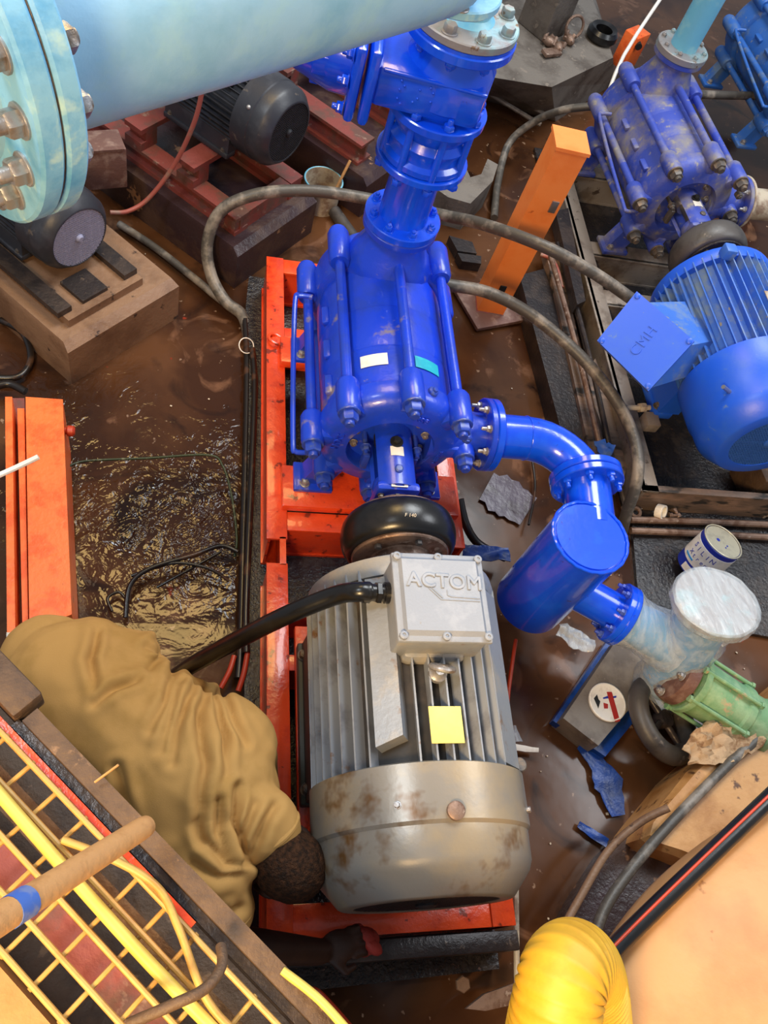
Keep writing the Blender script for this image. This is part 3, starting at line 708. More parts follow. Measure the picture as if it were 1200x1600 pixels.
# terminal box
bx0, bx1, by0, by1, bz = -.115, .113, -.255, -.03, .352
cx, cy = (bx0 + bx1) / 2, (by0 + by1) / 2
tb = obj('terminal_box', MB().box(P(cx, cy, bz - .065), (bx1 - bx0 - .012, by1 - by0 - .012, .11), None, .008).box(P(cx, cy - .02, .23), (.16, .2, .06), None, .02), 'motor', **L)
mb = MB(); z0 = bz - .012
mb.box(P(cx, cy, z0), (bx1 - bx0, by1 - by0, .016), None, .006)
mb.prism([P(bx0 + .022, by0 + .024, bz + .006), P(bx1 - .022, by0 + .024, bz + .006), P(bx1 - .022, by1 - .022, bz + .006), P(bx0 + .022, by1 - .022, bz + .006)],
         [P(bx0 + .014, by0 + .012, bz - .006), P(bx1 - .012, by0 + .012, bz - .006), P(bx1 - .012, by1 - .012, bz - .006), P(bx0 + .014, by1 - .012, bz - .006)])
obj('lid', mb, 'tbox', tb, world=False)
for (x, y) in ((bx0 + .013, by0 + .013), (bx1 - .013, by0 + .013), (bx1 - .013, by1 - .013), (bx0 + .013, by1 - .013), (cx, by0 + .012), (cx, by1 - .012)):
    obj('screw', MB().lathe(P(x, y, bz - .006), Z, [(.010, 0), (.010, .010), (.007, .012), (.004, .012), (.004, .009), (.0001, .009)], 16), 'tbox', tb, world=False)
O4 = F(gm)
T4 = Matrix.Translation(Vector((.597 + cx + .008, MY + cy + .033, FZ + .022 + MHH + bz + .0065))) @ Matrix.Rotation(R_(-2), 4, 'Z')
text('embossed_lettering', 'ACTOM', .05, T4, 'tbox', tb, .002, .0012)
mb = MB(); zz = bz + .0066; lw = .0016
for pts in (((-.032, .016), (-.005, -.012), (.09, -.014)), ((.012, .012), (.012, -.001), (.02, -.004), (.09, -.007)), ((-.024, .016), (-.001, -.008))):
    mb.tube([P(cx + a, cy + b, zz) for a, b in pts], lw, 6, 1)
obj('embossed_line', mb, 'tbox', tb, world=False)
# cable gland
gl = obj('cable_gland', MB().lathe(P(bx0 + .006, cy + .035, bz - .07), Vector((-1, 0, 0)), [(.026, 0), (.026, .012), (.021, .013), (.021, .022)], 22).hexa(P(bx0 - .014, cy + .035, bz - .07), Vector((-1, 0, 0)), .027, .014).lathe(P(bx0 - .028, cy + .035, bz - .07), Vector((-1, 0, 0)), [(.021, 0), (.021, .012), (.026, .014), (.026, .03), (.022, .034), (.022, .05)], 22), 'rubber', tb, world=False)
# eyebolt, rating plate, plug
e = P(.0, -.297, MR); mb = MB().lathe(e, Z, [(.022, -.01), (.022, .004), (.013, .012), (.011, .02)], 18).torus(e + Vector((0, 0, .036)), Vector((.15, 1, .55)), .026, .0072, 28, 10); obj('eyebolt', mb, 'bolt', **L)
mb = MB().box(P(.007, -.418, MR + .002), (.078, .084, .003), None, .0012); pl = obj('rating_plate', mb, 'yellow', **L)
obj('cowl_plug', MB().lathe(P(.005, -.605, MR * 1.02 - .004), Z, [(.02, 0), (.02, .012), (.017, .014)], 22), 'rust', cw, world=False)
for a in (116, 30): 
    d = Vector((math.cos(R_(a)), 0, math.sin(R_(a)))); obj('cowl_screw', MB().bolt(P(0, -.585, 0) + d * MR * 1.02, d, .007, 0), 'bolt', cw, world=False)
obj('jacking_bolt', MB().cyl(P(.232, -.478, .02), P(.232, -.478, .105), .012).lathe(P(.232, -.478, .09), Z, [(.018, 0), (.018, .03), (.015, .033)], 18), 'oldbolt', **L)

# ---------------------------------------------------------------- vertical blue pipework on the pump outlet
RXc, RYc = .607, 2.037
t = thing('flanged_pipe', 'short glossy blue flanged pipe standing on the outlet of the main pump', 'pipe', (RXc, RYc, .93))
V = lambda z: Vector((RXc, RYc, z))
zf = FZ + .012 + PH + .315 + .024
obj('pipe_barrel', MB().lathe(V(zf), Z, [(.085, 0), (.077, .02), (.076, .12), (.072, .25)], 36), 'blue', t)
f1 = obj('flange', MB().disc(V(zf), Z, .120, .026, 40), 'blue', t)
bolts(f1, [p for p in circle(V(zf + .026), Z, .098, 8, .2)], Z, .0125, 'blue', world=True)
zc = zf + .245
f2 = obj('flange', MB().disc(V(zc - .022), Z, .135, .022, 40), 'blue', t)
t = thing('check_valve', 'glossy blue wafer check valve clamped with long studs above the short pipe', 'valve', (RXc, RYc, zc))
obj('valve_body', MB().lathe(V(zc), Z, [(.10, 0), (.125, .004), (.125, .02), (.112, .03), (.11, .05), (.118, .07), (.105, .09), (.12, .12), (.12, .135)], 44), 'blue', t)
for p in circle(V(zc - .03), Z, .119, 8, .1):
    obj('stud', MB().cyl(p, p + Z * .20, .0105, n=12).bolt(p + Z * .188, Z, .015, 1.0, washer=False).hexa(p - Z * .016, Z, .016, .016), 'blue', t)
zg = zc + .135
t = thing('gate_valve', 'large glossy blue gate valve with its bonnet lying to the left', 'valve', (RXc, RYc, zg))
obj('lower_flange', MB().disc(V(zg), Z, .138, .024, 44), 'blue', t)
Bd = Vector((-1, .12, 0)).normalized(); Bn = Vector((-Bd.y, Bd.x, 0))
rotB = Matrix((Bd, Bn, Z)).transposed()
mb = MB().lathe(V(zg + .02), Z, [(.095, 0), (.1, .02), (.118, .04), (.118, .13), (.098, .16), (.098, .19)], 44)
mb.box(V(zg + .088) + Bd * .05, (.30, .225, .115), rotB, .025)
for sy in (-1, 1): mb.box(V(zg + .088) + Bd * .04 + Bn * sy * .112 + Z * .05, (.27, .012, .01), rotB, .004)
obj('valve_body', mb, 'blue', t)
zt = zg + .205
obj('upper_flange', MB().disc(V(zt), Z, .142, .026, 44).ring(V(zt + .026), Z, .08, .138, .008, 44), 'blue', t)
for p in circle(V(zt - .002), -Z, .118, 8, .3): obj('bolt', MB().bolt(p, -Z, .014, .5, washer=False), 'blue', t)
bc = V(zg + .092) + Bd * .20
mb = MB().box(bc, (.028, .29, .20), rotB, .02).box(bc + Bd * .038, (.028, .29, .20), rotB, .02)
bo = obj('bonnet_flange', mb, 'blue', t)
for sy in (-1, 1):
    for k in (-1, 0, 1): obj('bolt', MB().bolt(bc + Bd * .055 + Bn * sy * .125 + Z * .072 * k, Bd, .014, .8), 'blue', bo)
mb = MB().lathe(bc + Bd * .05, Bd, [(.10, 0), (.098, .05), (.075, .12), (.06, .16), (.06, .19), (.085, .195), (.085, .22), (.05, .225), (.05, .3)], 36)
for sy in (-1, 1): mb.box(bc + Bd * .1 + Bn * sy * .085, (.1, .014, .05), rotB, .004); mb.box(bc + Bd * .1 + Z * sy * .085, (.1, .05, .014), rotB, .004)
obj('bonnet', mb, 'blue', t)
# raised casting dots on the side of the body, as on the real valve
mb = MB(); fo = V(zg + .088) + Bd * .04 + Bn * .1125
for gx, pat in ((-.085, '1110110'), (-.045, '010110'), (-.01, '1101'), (.03, '11101')):
    for i, ch in enumerate(pat):
        if ch == '1': mb.ball(fo - Bd * (gx + .01 * (i % 2)) + Z * (.034 - i * .012), .0038, None, 8, 6)
obj('cast_marks', mb, 'blue', t)
# grey flange and neck above the gate valve
t = thing('flanged_riser', 'bare grey bolted flange with a blue neck on top of the gate valve', 'pipe', (RXc, RYc, zt + .034))
gf = obj('flange', MB().disc(V(zt + .034), Z, .138, .022, 44), 'greyfl', t)
bolts(gf, circle(V(zt + .056), Z, .112, 8, .25), Z, .017, 'greyfl', stud=.0)
obj('neck', MB().lathe(V(zt + .054) + Vector((.0, .0, 0)), Z, [(.075, 0), (.06, .015), (.058, .05), (.063, .055), (.063, .065), (.058, .07), (.058, .42)], 32), 'ltblue', t)

# ---------------------------------------------------------------- big pale blue header pipe overhead
HA = R_(39); HU = Vector((math.cos(HA), math.sin(HA), 0)); HN = Vector((-math.sin(HA), math.cos(HA), 0)); HK = .65; HZ = 2.6 - HK
H0 = HN * 1.475 * HK + Z * HZ
t = thing('header_pipe', 'huge pale blue flanged header pipe crossing overhead at the upper left', 'pipe', (H0.x, H0.y, HZ))
obj('pipe_barrel', MB().lathe(H0 + HU * .60 * HK, HU, [(.2 * HK, 0), (.2 * HK, 1.22 * HK)], 64), 'header', t)
SF = .585 * HK
fa = obj('flange', MB().disc(H0 + HU * (SF + .033), HU, .325 * HK, .028, 72, .004), 'headerf', t)
fb = obj('flange', MB().disc(H0 + HU * SF, HU, .325 * HK, .030, 72, .004), 'headerf', t)
obj('gasket', MB().disc(H0 + HU * (SF + .029), HU, .318 * HK, .006, 60), 'rust', t)
for p in circle(H0 + HU * SF, -HU, .27 * HK, 16, .08): obj('bolt', MB().bolt(p, -HU, .0165, .9, roll=.4), 'bolt', fb)
for p in circle(H0 + HU * (SF + .061), HU, .27 * HK, 16, -.08): obj('bolt', MB().bolt(p, HU, .0165, .3), 'bolt', fa)
obj('pipe_end', MB().lathe(H0 + HU * (SF + .002), -HU, [(.21 * HK, 0), (.2 * HK, .02), (.2 * HK, .33)], 64), 'header', t)
# branch flange
bp_ = at(702, -14, 1.84)
bf = obj('branch_flange', MB().disc(bp_, Z, .098, .018, 40), 'headerf', t)
for x, y in ((668, 10), (718, 12), (640, -20), (756, -12)): obj('bolt', MB().bolt(at(x, y, 1.858), Z, .0145, .3), 'bolt', bf)
ce = H0 + HU * 1.82 * HK
obj('branch_elbow', MB().tube([ce - HU * .02, ce + HU * .06, ce + HU * .10 + Z * .03, ce + HU * .11 + Z * .1, bp_ + Z * .26, bp_ + Z * .22], [.13, .125, .1, .08, .055, .05], 32, 6), 'header', t)
obj('branch_neck', MB().cyl(bp_ + Z * .01, bp_ + Z * .22, .05, n=28), 'header', t)

# ---------------------------------------------------------------- suction elbow, strainer and outlet
SZ = FZ + .012 + PH - .01
sx0 = .607 + .331; sy = 1.407 + .095
t = thing('suction_elbow', 'glossy blue flanged pipe elbow from the pump inlet round to the strainer', 'elbow', (sx0, sy, SZ))
e0 = Vector((sx0, sy, SZ))
f = obj('flange', MB().disc(e0, (1, 0, 0), .118, .024, 40), 'blue', t)
R0 = .19; ex = 1.262; 
path = [e0 + Vector((.01, 0, 0)), Vector((ex - R0, sy, SZ))] + [Vector((ex - R0 + R0 * math.sin(R_(a)), sy - R0 + R0 * math.cos(R_(a)), SZ)) for a in range(10, 91, 10)] 
yfl = 1.352
obj('bend', MB().tube(path + [Vector((ex, yfl - .005, SZ))], .072, 28, 1), 'blue', t)
obj('weld_ring', MB().torus(Vector((ex - R0, sy, SZ)), (1, 0, 0), .0715, .003, 36, 8), 'blue', t)
f = obj('flange', MB().disc((ex, yfl + .026, SZ), (0, -1, 0), .118, .024, 40), 'blue', t)
# strainer
SX, SY = 1.19, 1.105; S0, S1 = .17, .655; SR = .122
t = thing('strainer_pot', 'tall glossy blue cylindrical strainer with a flat welded lid', 'strainer', (SX, SY, S0))
obj('pot', MB().lathe((SX, SY, S0), Z, [(SR - .01, 0), (SR, .008), (SR, S1 - S0 - .006)], 56), 'blue', t)
mb = MB().lathe((SX, SY, S1 - .012), Z, [(SR - .012, 0), (SR - .012, .012)], 56)
mb2 = MB(); n = 90
pts = [Vector((SX + (SR - .002 + .0008 * math.sin(i * 1.3)) * math.cos(2 * math.pi * i / n), SY + (SR - .002 + .0008 * math.sin(i * 1.3)) * math.sin(2 * math.pi * i / n), S1 - .004 + .001 * math.sin(i * 2.1))) for i in range(n)]
mb2.tube(pts, .0055, 8, 1, closed=True)
obj('lid', mb, 'blue', t); obj('weld_bead', mb2, 'blue', t)
nf = Vector((ex, yfl - .026, SZ))
obj('inlet_nozzle', MB().lathe(Vector((ex - .02, SY + .06, SZ)), Vector((.02, yfl - SY - .06, 0)), [(.075, 0), (.075, yfl - SY - .08)], 32), 'blue', t)
f = obj('inlet_flange', MB().disc((ex, yfl, SZ), (0, -1, 0), .118, .024, 40), 'blue', t)
for p in circle((ex, yfl - .02, SZ), (0, -1, 0), .096, 8, .4): obj('bolt', MB().cyl(p + Vector((0, .04, 0)), p, .008).bolt(p, (0, -1, 0), .014, 1.2), 'blue', f)
OD = Vector((1, -.50, -.10)).normalized(); oc = at(968, 960, .36)
q0 = oc - OD * .22
obj('outlet_nozzle', MB().lathe(q0, OD, [(.062, 0), (.062, .21)], 32), 'blue', t)
f = obj('outlet_flange', MB().disc(oc - OD * .022, OD, .105, .022, 40), 'blue', t)
for p in circle(oc - OD * .022, -OD, .086, 8, .3): obj('bolt', MB().bolt(p, -OD, .011, 1.2), 'bluebolt', f)

# ---------------------------------------------------------------- wrapped valve next to it
vd = at(1120, 938, .60); vb = at(1035, 1065, .13)
VA = (vd - vb).normalized(); VL = (vd - vb).length
t = thing('wrapped_valve', 'valve body wrapped in clear stretch plastic beside the strainer outlet', 'valve', (vb.x, vb.y, 0))
obj('side_flange', MB().disc(oc, OD, .105, .02, 40), 'blue', t)
mb = MB().lathe(vb, VA, [(.06, -.03), (.072, .0), (.082, .05), (.088, VL * .5), (.08, VL - .06), (.08, VL - .03)], 32)
mb.lathe(oc + OD * .015, OD, [(.062, 0), (.075, .1), (.075, .2)], 28)
obj('valve_body', mb, 'lblue', t)
vf = obj('end_flange', MB().disc(vd - VA * .028, VA, .128, .022, 44), 'greyfl', t)
# stretch film: wrinkled shells just outside the body and over the end flange
def film(o, axis, prof, seed, n=72, amp=.006):
    mb = MB().lathe(o, axis, prof, n)
    c = Vector(o); T = frame_of(axis)
    for i, v in enumerate(mb.v):
        d = noise.noise(v * 22 + Vector((seed, 0, 0))) + .6 * noise.noise(v * 50 + Vector((0, seed, 0)))
        ax = Vector(axis).normalized(); rad = (v - c) - ax * ((v - c) @ ax)
        if rad.length > 1e-6: mb.v[i] = v + rad.normalized() * d * amp
    return mb
obj('stretch_film', film(vb, VA, [(.07, -.05)] + [(.098 + .005 * math.sin(k * 2.1), -.03 + (VL - .03) * k / 14) for k in range(15)], 3.1, 72, .006), 'wrap', t)
obj('stretch_film', film(oc + OD * .02, OD, [(.1, 0), (.09, .03), (.085, .08), (.095, .14), (.1, .2)], 8.3, 60, .009), 'wrap', t)
obj('stretch_film', film(vd - VA * .04, VA, [(.1, -.02), (.13, 0), (.136, .012), (.135, .036), (.128, .042), (.09, .044), (.05, .043), (.001, .043)], 5.7, 80, .004), 'wrap', t)
t2 = thing('coupling_adaptor', 'pale green ribbed pipe coupling clamped below the wrapped valve', 'coupling', at(1130, 1100, .15))
g0 = at(1075, 1065, .26); g1 = at(1185, 1135, .2); GD = (g1 - g0).normalized(); GL = (g1 - g0).length
obj('rusty_flange', MB().lathe(g0 - GD * .075, GD, [(.05, 0), (.095, .01), (.1, .03), (.1, .05), (.085, .06), (.07, .065)], 36), 'brownst', t2)
obj('sleeve', MB().lathe(g0 - GD * .01, GD, [(.105, 0), (.11, .004), (.11, .02), (.095, .03), (.092, GL * .62), (.1, GL * .64), (.1, GL * .72), (.09, GL * .74), (.092, GL - .01), (.1, GL), (.1, GL + .02)], 40), 'green', t2)
for p in circle(g0 - GD * .02, GD, .106, 6, .5): obj('clamp_bolt', MB().cyl(p, p + GD * (GL * .78), .0075, n=10).hexa(p - GD * .008, GD, .013, .012).hexa(p + GD * (GL * .74), GD, .013, .012), 'green', t2)
for p in circle(g0 - GD * .075, -GD, .08, 5, 1.): obj('bolt', MB().bolt(p, -GD, .012, .5), 'bolt', t2)
# handwheel leaning by the block
hc = at(1036, 1124, .12); HX = Vector((.40, .06, .92)).normalized()
t = thing('handwheel', 'dusty black handwheel tilted against the wrapped valve', 'handwheel', hc)
obj('rim', MB().torus(hc, HX, .125, .034, 44, 16), 'rubberd', t)
TT = frame_of(HX)
obj('hub', MB().lathe(hc - HX * .02, HX, [(.03, 0), (.03, .04)], 20), 'blackst', t)
for k in range(4):
    a = k * math.pi / 2 + .4; d = TT @ Vector((math.cos(a), math.sin(a), 0)); obj('spoke', MB().cyl(hc + d * .02, hc + d * .115, .012), 'blackst', t)
# blocks with the round lid
kb = [at(*p, .10) for p in ((962, 1002), (1032, 1050), (935, 1165), (880, 1122))]
one('concrete_block', MB().slab(kb, .11), 'plinthg', 'rough grey concrete block carrying the round white lid', 'block')
kb = [at(*p, .045) for p in ((950, 1000), (1046, 1060), (946, 1182), (864, 1126))]
one('plastic_tray', MB().slab(kb, .035), 'bsheet', 'blue plastic tray edge under the rough grey block', 'tray')
lc = at(948, 1098, .102)
t = thing('round_lid', 'round white tin lid with a dark red bar, lying on the grey block', 'lid', lc)
lr = .068
obj('lid_disc', MB().lathe(lc, Z, [(lr, 0), (lr, .008), (lr - .004, .01), (lr - .008, .008), (.001, .008)], 40), 'label', t)
def mark(pts, m, nm):
    q = [at(x, y, .111) for x, y in pts]; obj(nm, MB().slab(q, .0012), m, t)
mark(((948, 1081), (956, 1081), (969, 1127), (961, 1128)), 'red', 'red_bar'); mark(((928, 1091), (933, 1085), (935, 1092), (938, 1096), (935, 1107), (932, 1100)), 'black', 'black_patch')
mark(((942, 1090), (950, 1087), (951, 1091), (943, 1092)), 'bprint', 'blue_patch'); mark(((957, 1088), (963, 1087), (963, 1090), (958, 1091)), 'bprint', 'blue_patch'); mark(((943, 1098), (950, 1100), (950, 1107), (944, 1107)), 'red', 'red_patch')

# ---------------------------------------------------------------- paint can
cb = at(1086, 886, .05); ca = (at(1130, 846, .215) - cb).normalized(); ch = (at(1130, 846, .215) - cb).length; cr = .082
t = thing('paint_can', 'blue and white paint tin with splashed lid, tipped behind the wrapped valve', 'paint tin', cb)
obj('tin', MB().lathe(cb, ca, [(cr - .003, 0), (cr, .003), (cr, ch - .008), (cr - .004, ch - .006)], 44), 'bprint', t)
mb = MB(); 
q = MB().lathe(cb + ca * ch * .28, ca, [(cr + .0006, 0), (cr + .0012, .0005), (cr + .0012, ch * .56), (cr + .0006, ch * .565)], 44); obj('white_band', q, 'label', t)
obj('rim', MB().torus(cb + ca * ch, ca, cr - .001, .003, 44, 8), 'tin', t)
obj('lid', MB().lathe(cb + ca * (ch - .004), ca, [(cr - .006, 0), (cr - .006, .003), (cr - .011, .002), (.001, .002)], 40), 'tin', t)
CT = frame_of(ca)
for (rx, ry, rr) in ((.02, .012, .004), (.03, .0, .0035), (-.006, -.02, .008)):
    pc = cb + ca * (ch - .0015) + CT @ Vector((rx, ry, 0)); obj('paint_splash', MB().lathe(pc, ca, [(rr, 0), (rr * .9, .001)], 14), 'bprint', t)
def can_text(body, size, hgt, ang, m):
    """lettering following the side of the tin, one letter at a time"""
    n = len(body); step = size * .78 / cr
    for i, chx in enumerate(body):
        if chx == ' ': continue
        a = ang + (i - (n - 1) / 2) * step
        nrm = CT @ Vector((math.cos(a), math.sin(a), 0)); up = ca; rt = up.cross(nrm)
        M4 = Matrix((rt, up, nrm)).transposed().to_4x4(); M4.translation = cb + ca * hgt + nrm * (cr + .0014)
        text('lettering', chx, size, M4, m, t, .0004)
va = CT.transposed() @ (CAM - cb).normalized(); a0 = math.atan2(va.y, va.x)
can_text('SILIN', .030, ch * .70, a0 - .2, 'bprint'); can_text('Xtreme', .026, ch * .50, a0 - .05, 'bprint')
q = MB(); wrap_label(q, cb, ca, cr + .0014, a0 - .9, a0 - .3, ch * .36, ch * .40); obj('blue_stripe', q, 'lblue', t)
q = MB(); wrap_label(q, cb, ca, cr + .0008, a0 - .5, a0 + .05, ch * .05, ch * .22); obj('small_label', q, 'label', t)

# ================================================================ RIGHT-HAND SET
p2 = make_pump('dusty violet blue multistage pump at the upper right, streaked with grey dirt', (2.125, 2.92, .17), R_(5), 'bluedust', 'oldbolt', True, studs='bolt')
D3 = at(1165, 155, .45) - at(945, 315, .45)
p3 = make_pump('worn pale blue pump cut off by the top right corner of the photo', (2.125 + D3.x, 2.92 + D3.y, .17), R_(5), 'blueold', 'blueold', True)
def p2w(x, y, z): return F(p2) @ Vector((x, y, z))
coupling('dusty grey tyre coupling between the violet pump and the bright blue motor', p2w(0, -.29, PH), R_(5), 'rubberd', 'blackst', 'oldbolt', .165)
# pale blue outlet pipe on the violet pump
b = p2w(0, .63, PH + .338)
t = thing('outlet_pipe', 'pale blue flanged outlet pipe rising from the violet pump', 'pipe', b)
f = obj('flange', MB().disc(b, Z, .122, .03, 44), 'greyfl', t)
for p in circle(b + Z * .03, Z, .1, 8, .3): obj('bolt', MB().bolt(p, Z, .011, .3), 'greyfl', f)
obj('pipe_barrel', MB().cyl(b + Z * .02, b + Z * .9, .062, n=32), 'ltblue', t)
# suction pipe of the violet pump
b = p2w(.332, .095, PH - .01); ux = (F(p2).to_3x3() @ Vector((1, 0, 0)))
t = thing('suction_pipe', 'pale scaled suction pipe at the right edge, bolted to the violet pump', 'pipe', b)
obj('flange', MB().disc(b, ux, .12, .012, 40), 'whitest', t); obj('pipe_barrel', MB().cyl(b, b + ux * .5, .07, n=28), 'whitest', t)
# bright blue motor
bm_, P2, cw2 = make_motor('electric_motor', 'bright blue electric motor with a tilted terminal box at the right edge', (2.10, 2.40, .19), R_(2), .30, .252, .46, .31, 'bluemotor', 'bluefin', 'bluefin', 'bluemotor', 'grilleb', 44, rim=.6)
Mq = F(bm_)
mb = MB(); 
pc0 = at(1007, 533, .60); pn0 = Vector((-.52, -.36, .78))
def onp(px, py):
    q = at(px, py, 0); d = q - CAM; return CAM + d * (((pc0 - CAM) @ pn0) / (d @ pn0))
cq = [onp(933, 532), onp(995, 455), onp(1085, 533), onp(1013, 611)]
nq = (cq[1] - cq[0]).cross(cq[3] - cq[0]).normalized()
if nq.z > 0: nq = -nq
cc = sum(cq, Vector()) / 4
tb2 = obj('terminal_box', MB().prism([c + (cc - c) * .03 + nq * .012 for c in cq], [c + (cc - c) * .06 + nq * .07 for c in cq]), 'bluefin', bm_)
obj('lid', MB().prism(cq, [c + nq * .014 for c in cq]), 'bluemotor', tb2)
for c in cq: obj('screw', MB().lathe(c + (cc - c) * .1 + nq * .003, -nq, [(.011, 0), (.011, .007), (.006, .009)], 14), 'bluemotor', tb2)
mc = Mq @ Vector((0, -.22, .30))
mb = MB(); inner = [c + (cc - c) * .12 + nq * .06 for c in cq]; s0 = mc + (cc - mc).normalized() * .17
mb.prism(inner, [s0 + (c - cc) * .75 for c in cq]); obj('box_neck', mb, 'bluefin', tb2)
rt = (cq[1] - cq[0]).normalized(); up = (-nq).cross(rt)
T4 = Matrix((rt, up, -nq)).transposed().to_4x4(); T4.translation = cc - nq * .001
text('cast_lettering', 'CMH', .055, T4, 'bluemotor', tb2, .002)
obj('lifting_lug', MB().box(Mq @ Vector((-.09, -.03, .30 + .25)), (.05, .05, .05), None, .008), 'bluefin', bm_)
mb = MB().box(Mq @ Vector((.02, -.27, .30 + .256)), (.06, .075, .004), (0, 0, .03), .001); obj('rating_plate', mb, 'whitest', bm_)
mb = MB(); wrap_label(mb, Mq @ Vector((0, 0, .30)), Mq.to_3x3() @ Vector((0, -1, 0)), .2585, R_(70), R_(84), .565, .595); obj('white_label', mb, 'label', cw2)
d = Vector((math.cos(R_(150)), 0, math.sin(R_(150)))); pb = Mq @ (Vector((0, -.63, .30)) + d * .25)
obj('cowl_stud', MB().cyl(pb, pb + Mq.to_3x3() @ d * .05, .008), 'steel', cw2)
mb = MB().box(Mq @ Vector((-.25, -.46, .0)), (.06, .07, .05), None, .004); obj('packing_block', mb, 'skid', bm_)
pa = at(978, 637, .27); pbb = at(1015, 637, .27); one('jacking_screw', MB().cyl(pa, pbb, .011).hexa(pa + (pbb - pa) * .55, pbb - pa, .02, .03), 'whitest', 'pale jacking screw against the foot of the bright blue motor', 'screw')
# steel skid under violet pump and blue motor
t = thing('steel_skid', 'dusty grey steel skid under the violet pump and the blue motor', 'skid', (2.1, 2.6, 0))
def bar(pts, h, m, nm, z): obj(nm, MB().slab([at(x, y, z) for x, y in pts], h), m, t)
def rail(x0, x1, y0, y1, nm, z=.17, m='skid', h=.15):
    mb = MB().box(((x0 + x1) / 2, (y0 + y1) / 2, z - .006), (x1 - x0, y1 - y0, .012), None, .002)
    lx = x1 - x0; ly_ = y1 - y0
    if ly_ > lx: mb.box(((x0 + x1) / 2 - lx * .3, (y0 + y1) / 2, z - h / 2), (.014, ly_, h))
    else: mb.box(((x0 + x1) / 2, y0 + .01, z - h / 2), (lx, .014, h))
    mb.box(((x0 + x1) / 2, (y0 + y1) / 2, z - h + .006), (lx, ly_, .012)); obj(nm, mb, m, t)
ra = at(885, 310, .17); rb = at(1000, 755, .17)
rail(1.755, 1.835, 1.60, 3.75, 'side_rail'); rail(2.42, 2.50, 1.60, 3.9, 'side_rail')
mb = MB().box((2.2, 1.615, .164), (.9, .03, .012), None, .002).box((2.2, 1.61, .085), (.9, .012, .15)); obj('end_rail', mb, 'skidw', t)
for y in (2.60, 2.92, 3.5): rail(1.83, 2.43, y, y + .10, 'cross_member', .168)
one('skid_bed', MB().box((2.12, 2.75, .005), (.72, 2.3, .03)), 'bed', 'black oily bed inside the grey steel skid', 'bed')
one('timber_block', MB().box(at(1180, 745, .1), (.09, .16, .18), (0, 0, .1), .008), 'wood', 'weathered timber block under the cowl of the bright blue motor', 'block')
# dark channels and pipes along the skid
one('steel_channel', MB().slab([at(812, 430, .1), at(850, 420, .1), at(968, 740, .1), at(900, 760, .1)], .1), 'blackst', 'oily black channel running beside the orange post toward the elbow', 'channel')
one('steel_strip', MB().slab([at(850, 380, .12), at(868, 378, .12), at(955, 740, .12), at(930, 745, .12)], .05), 'skidw', 'dark brown steel strip beside the oily black channel', 'strip')
for (pts, r, m, lb) in (([(860, 400), (900, 540), (938, 700), (950, 745)], .012, 'rust', 'thin rusty rod lying along the oily black channel'),
                        ([(872, 380), (918, 545), (960, 735)], .012, 'blackst', 'thin black rod lying nearest the grey skid rail')):
    one('steel_rod', MB().tube([at(x, y, .16) for x, y in pts], r, 10, 4), m, lb, 'rod')
one('angle_iron', MB().slab([at(868, 330, .2), at(888, 325, .2), at(915, 470, .2), at(902, 476, .2)], .06), 'blackst', 'short dark angle iron ending beside the grey skid rail', 'angle iron')
one('steel_bar', MB().slab([at(905, 600, .1), at(930, 560, .1), at(990, 700, .1), at(975, 745, .1), at(950, 735, .1)], .08), 'skidw', 'broad flat dusty bar beneath the sweeping black cable', 'bar')
# floor bed on the right, low rails below the skid
one('floor_slab', MB().slab([at(985, 790, .02), at(1290, 800, .02), at(1290, 1010, .02), at(1000, 960, .02)], .04), 'bed', 'dark gritty slab of floor around the paint tin', 'slab')
for (y0, y1, lb) in ((812, 812, 'dark rail below the skid, nearer the grey end rail'), (829, 832, 'dark rail with pale scrapes, nearer the paint tin')):
    one('pipe_rail', MB().tube([at(985, y0, .05), at(1090, (y0 + y1) / 2 + 3, .05), at(1210, y1 + 8, .05)], .014, 10, 3), 'rust', lb, 'rail')
c = at(1027, 798, .06); one('metal_ring', MB().lathe(c, Vector((.5, -.5, .5)), [(.024, 0), (.03, 0), (.03, .03), (.024, .03), (.024, 0)], 26), 'label', 'pale threaded metal ring lying below the skid end rail', 'ring')
c = at(993, 800, .05); one('metal_nut', MB().torus(c, (0, -.2, 1), .02, .008, 16, 8), 'rust', 'rusty nut beside the pale threaded ring', 'nut')
for k, (x, y) in enumerate(((1045, 806), (1052, 800), (1060, 808))): one('bolt_scrap', MB().bolt(at(x, y, .04), (math.cos(k), math.sin(k), .3), .013, 1.5), 'rust', 'rusty loose bolt right of the pale threaded ring', 'bolt', 'loose bolts by the ring')

# ---------------------------------------------------------------- orange post
PB = Vector((1.315, 2.665, .02)); PT = Vector((1.318, 2.645, .90))
t = thing('orange_post', 'tall square orange steel post standing beside the main pump', 'post', PB)
pr_ = R_(-4); hw = .062
mb = MB(); ux = Vector((math.cos(pr_), math.sin(pr_), 0)); uy = Vector((-math.sin(pr_), math.cos(pr_), 0))
sq = lambda c, h: [c + ux * a * h + uy * b_ * h for a, b_ in ((-1, -1), (1, -1), (1, 1), (-1, 1))]
mb.prism(sq(PT, hw), sq(PB, hw)); pc = obj('post_column', mb, 'post', t)
mb = MB(); mb.prism(sq(PT + Z * .008, hw + .006), sq(PT - Z * .006, hw + .006)); obj('top_cap', mb, 'post', t)
obj('base_plate', MB().box(PB, (.26, .26, .02), (0, 0, R_(20)), .003), 'brownst', t)
for (u, h_, nm, m) in ((.01, .72, 'clip', 'steel'), (.0, .18, 'clip', 'hole')):
    c = PB + (PT - PB) * h_ - uy * (hw + .002) + ux * u * 2
    c = PB + (PT - PB) * h_ - uy * hw + ux * (hw * .55 if h_ > .5 else 0)
    obj(nm, MB().box(c, (.03, .012, .055), (0, 0, pr_), .003), m, t)
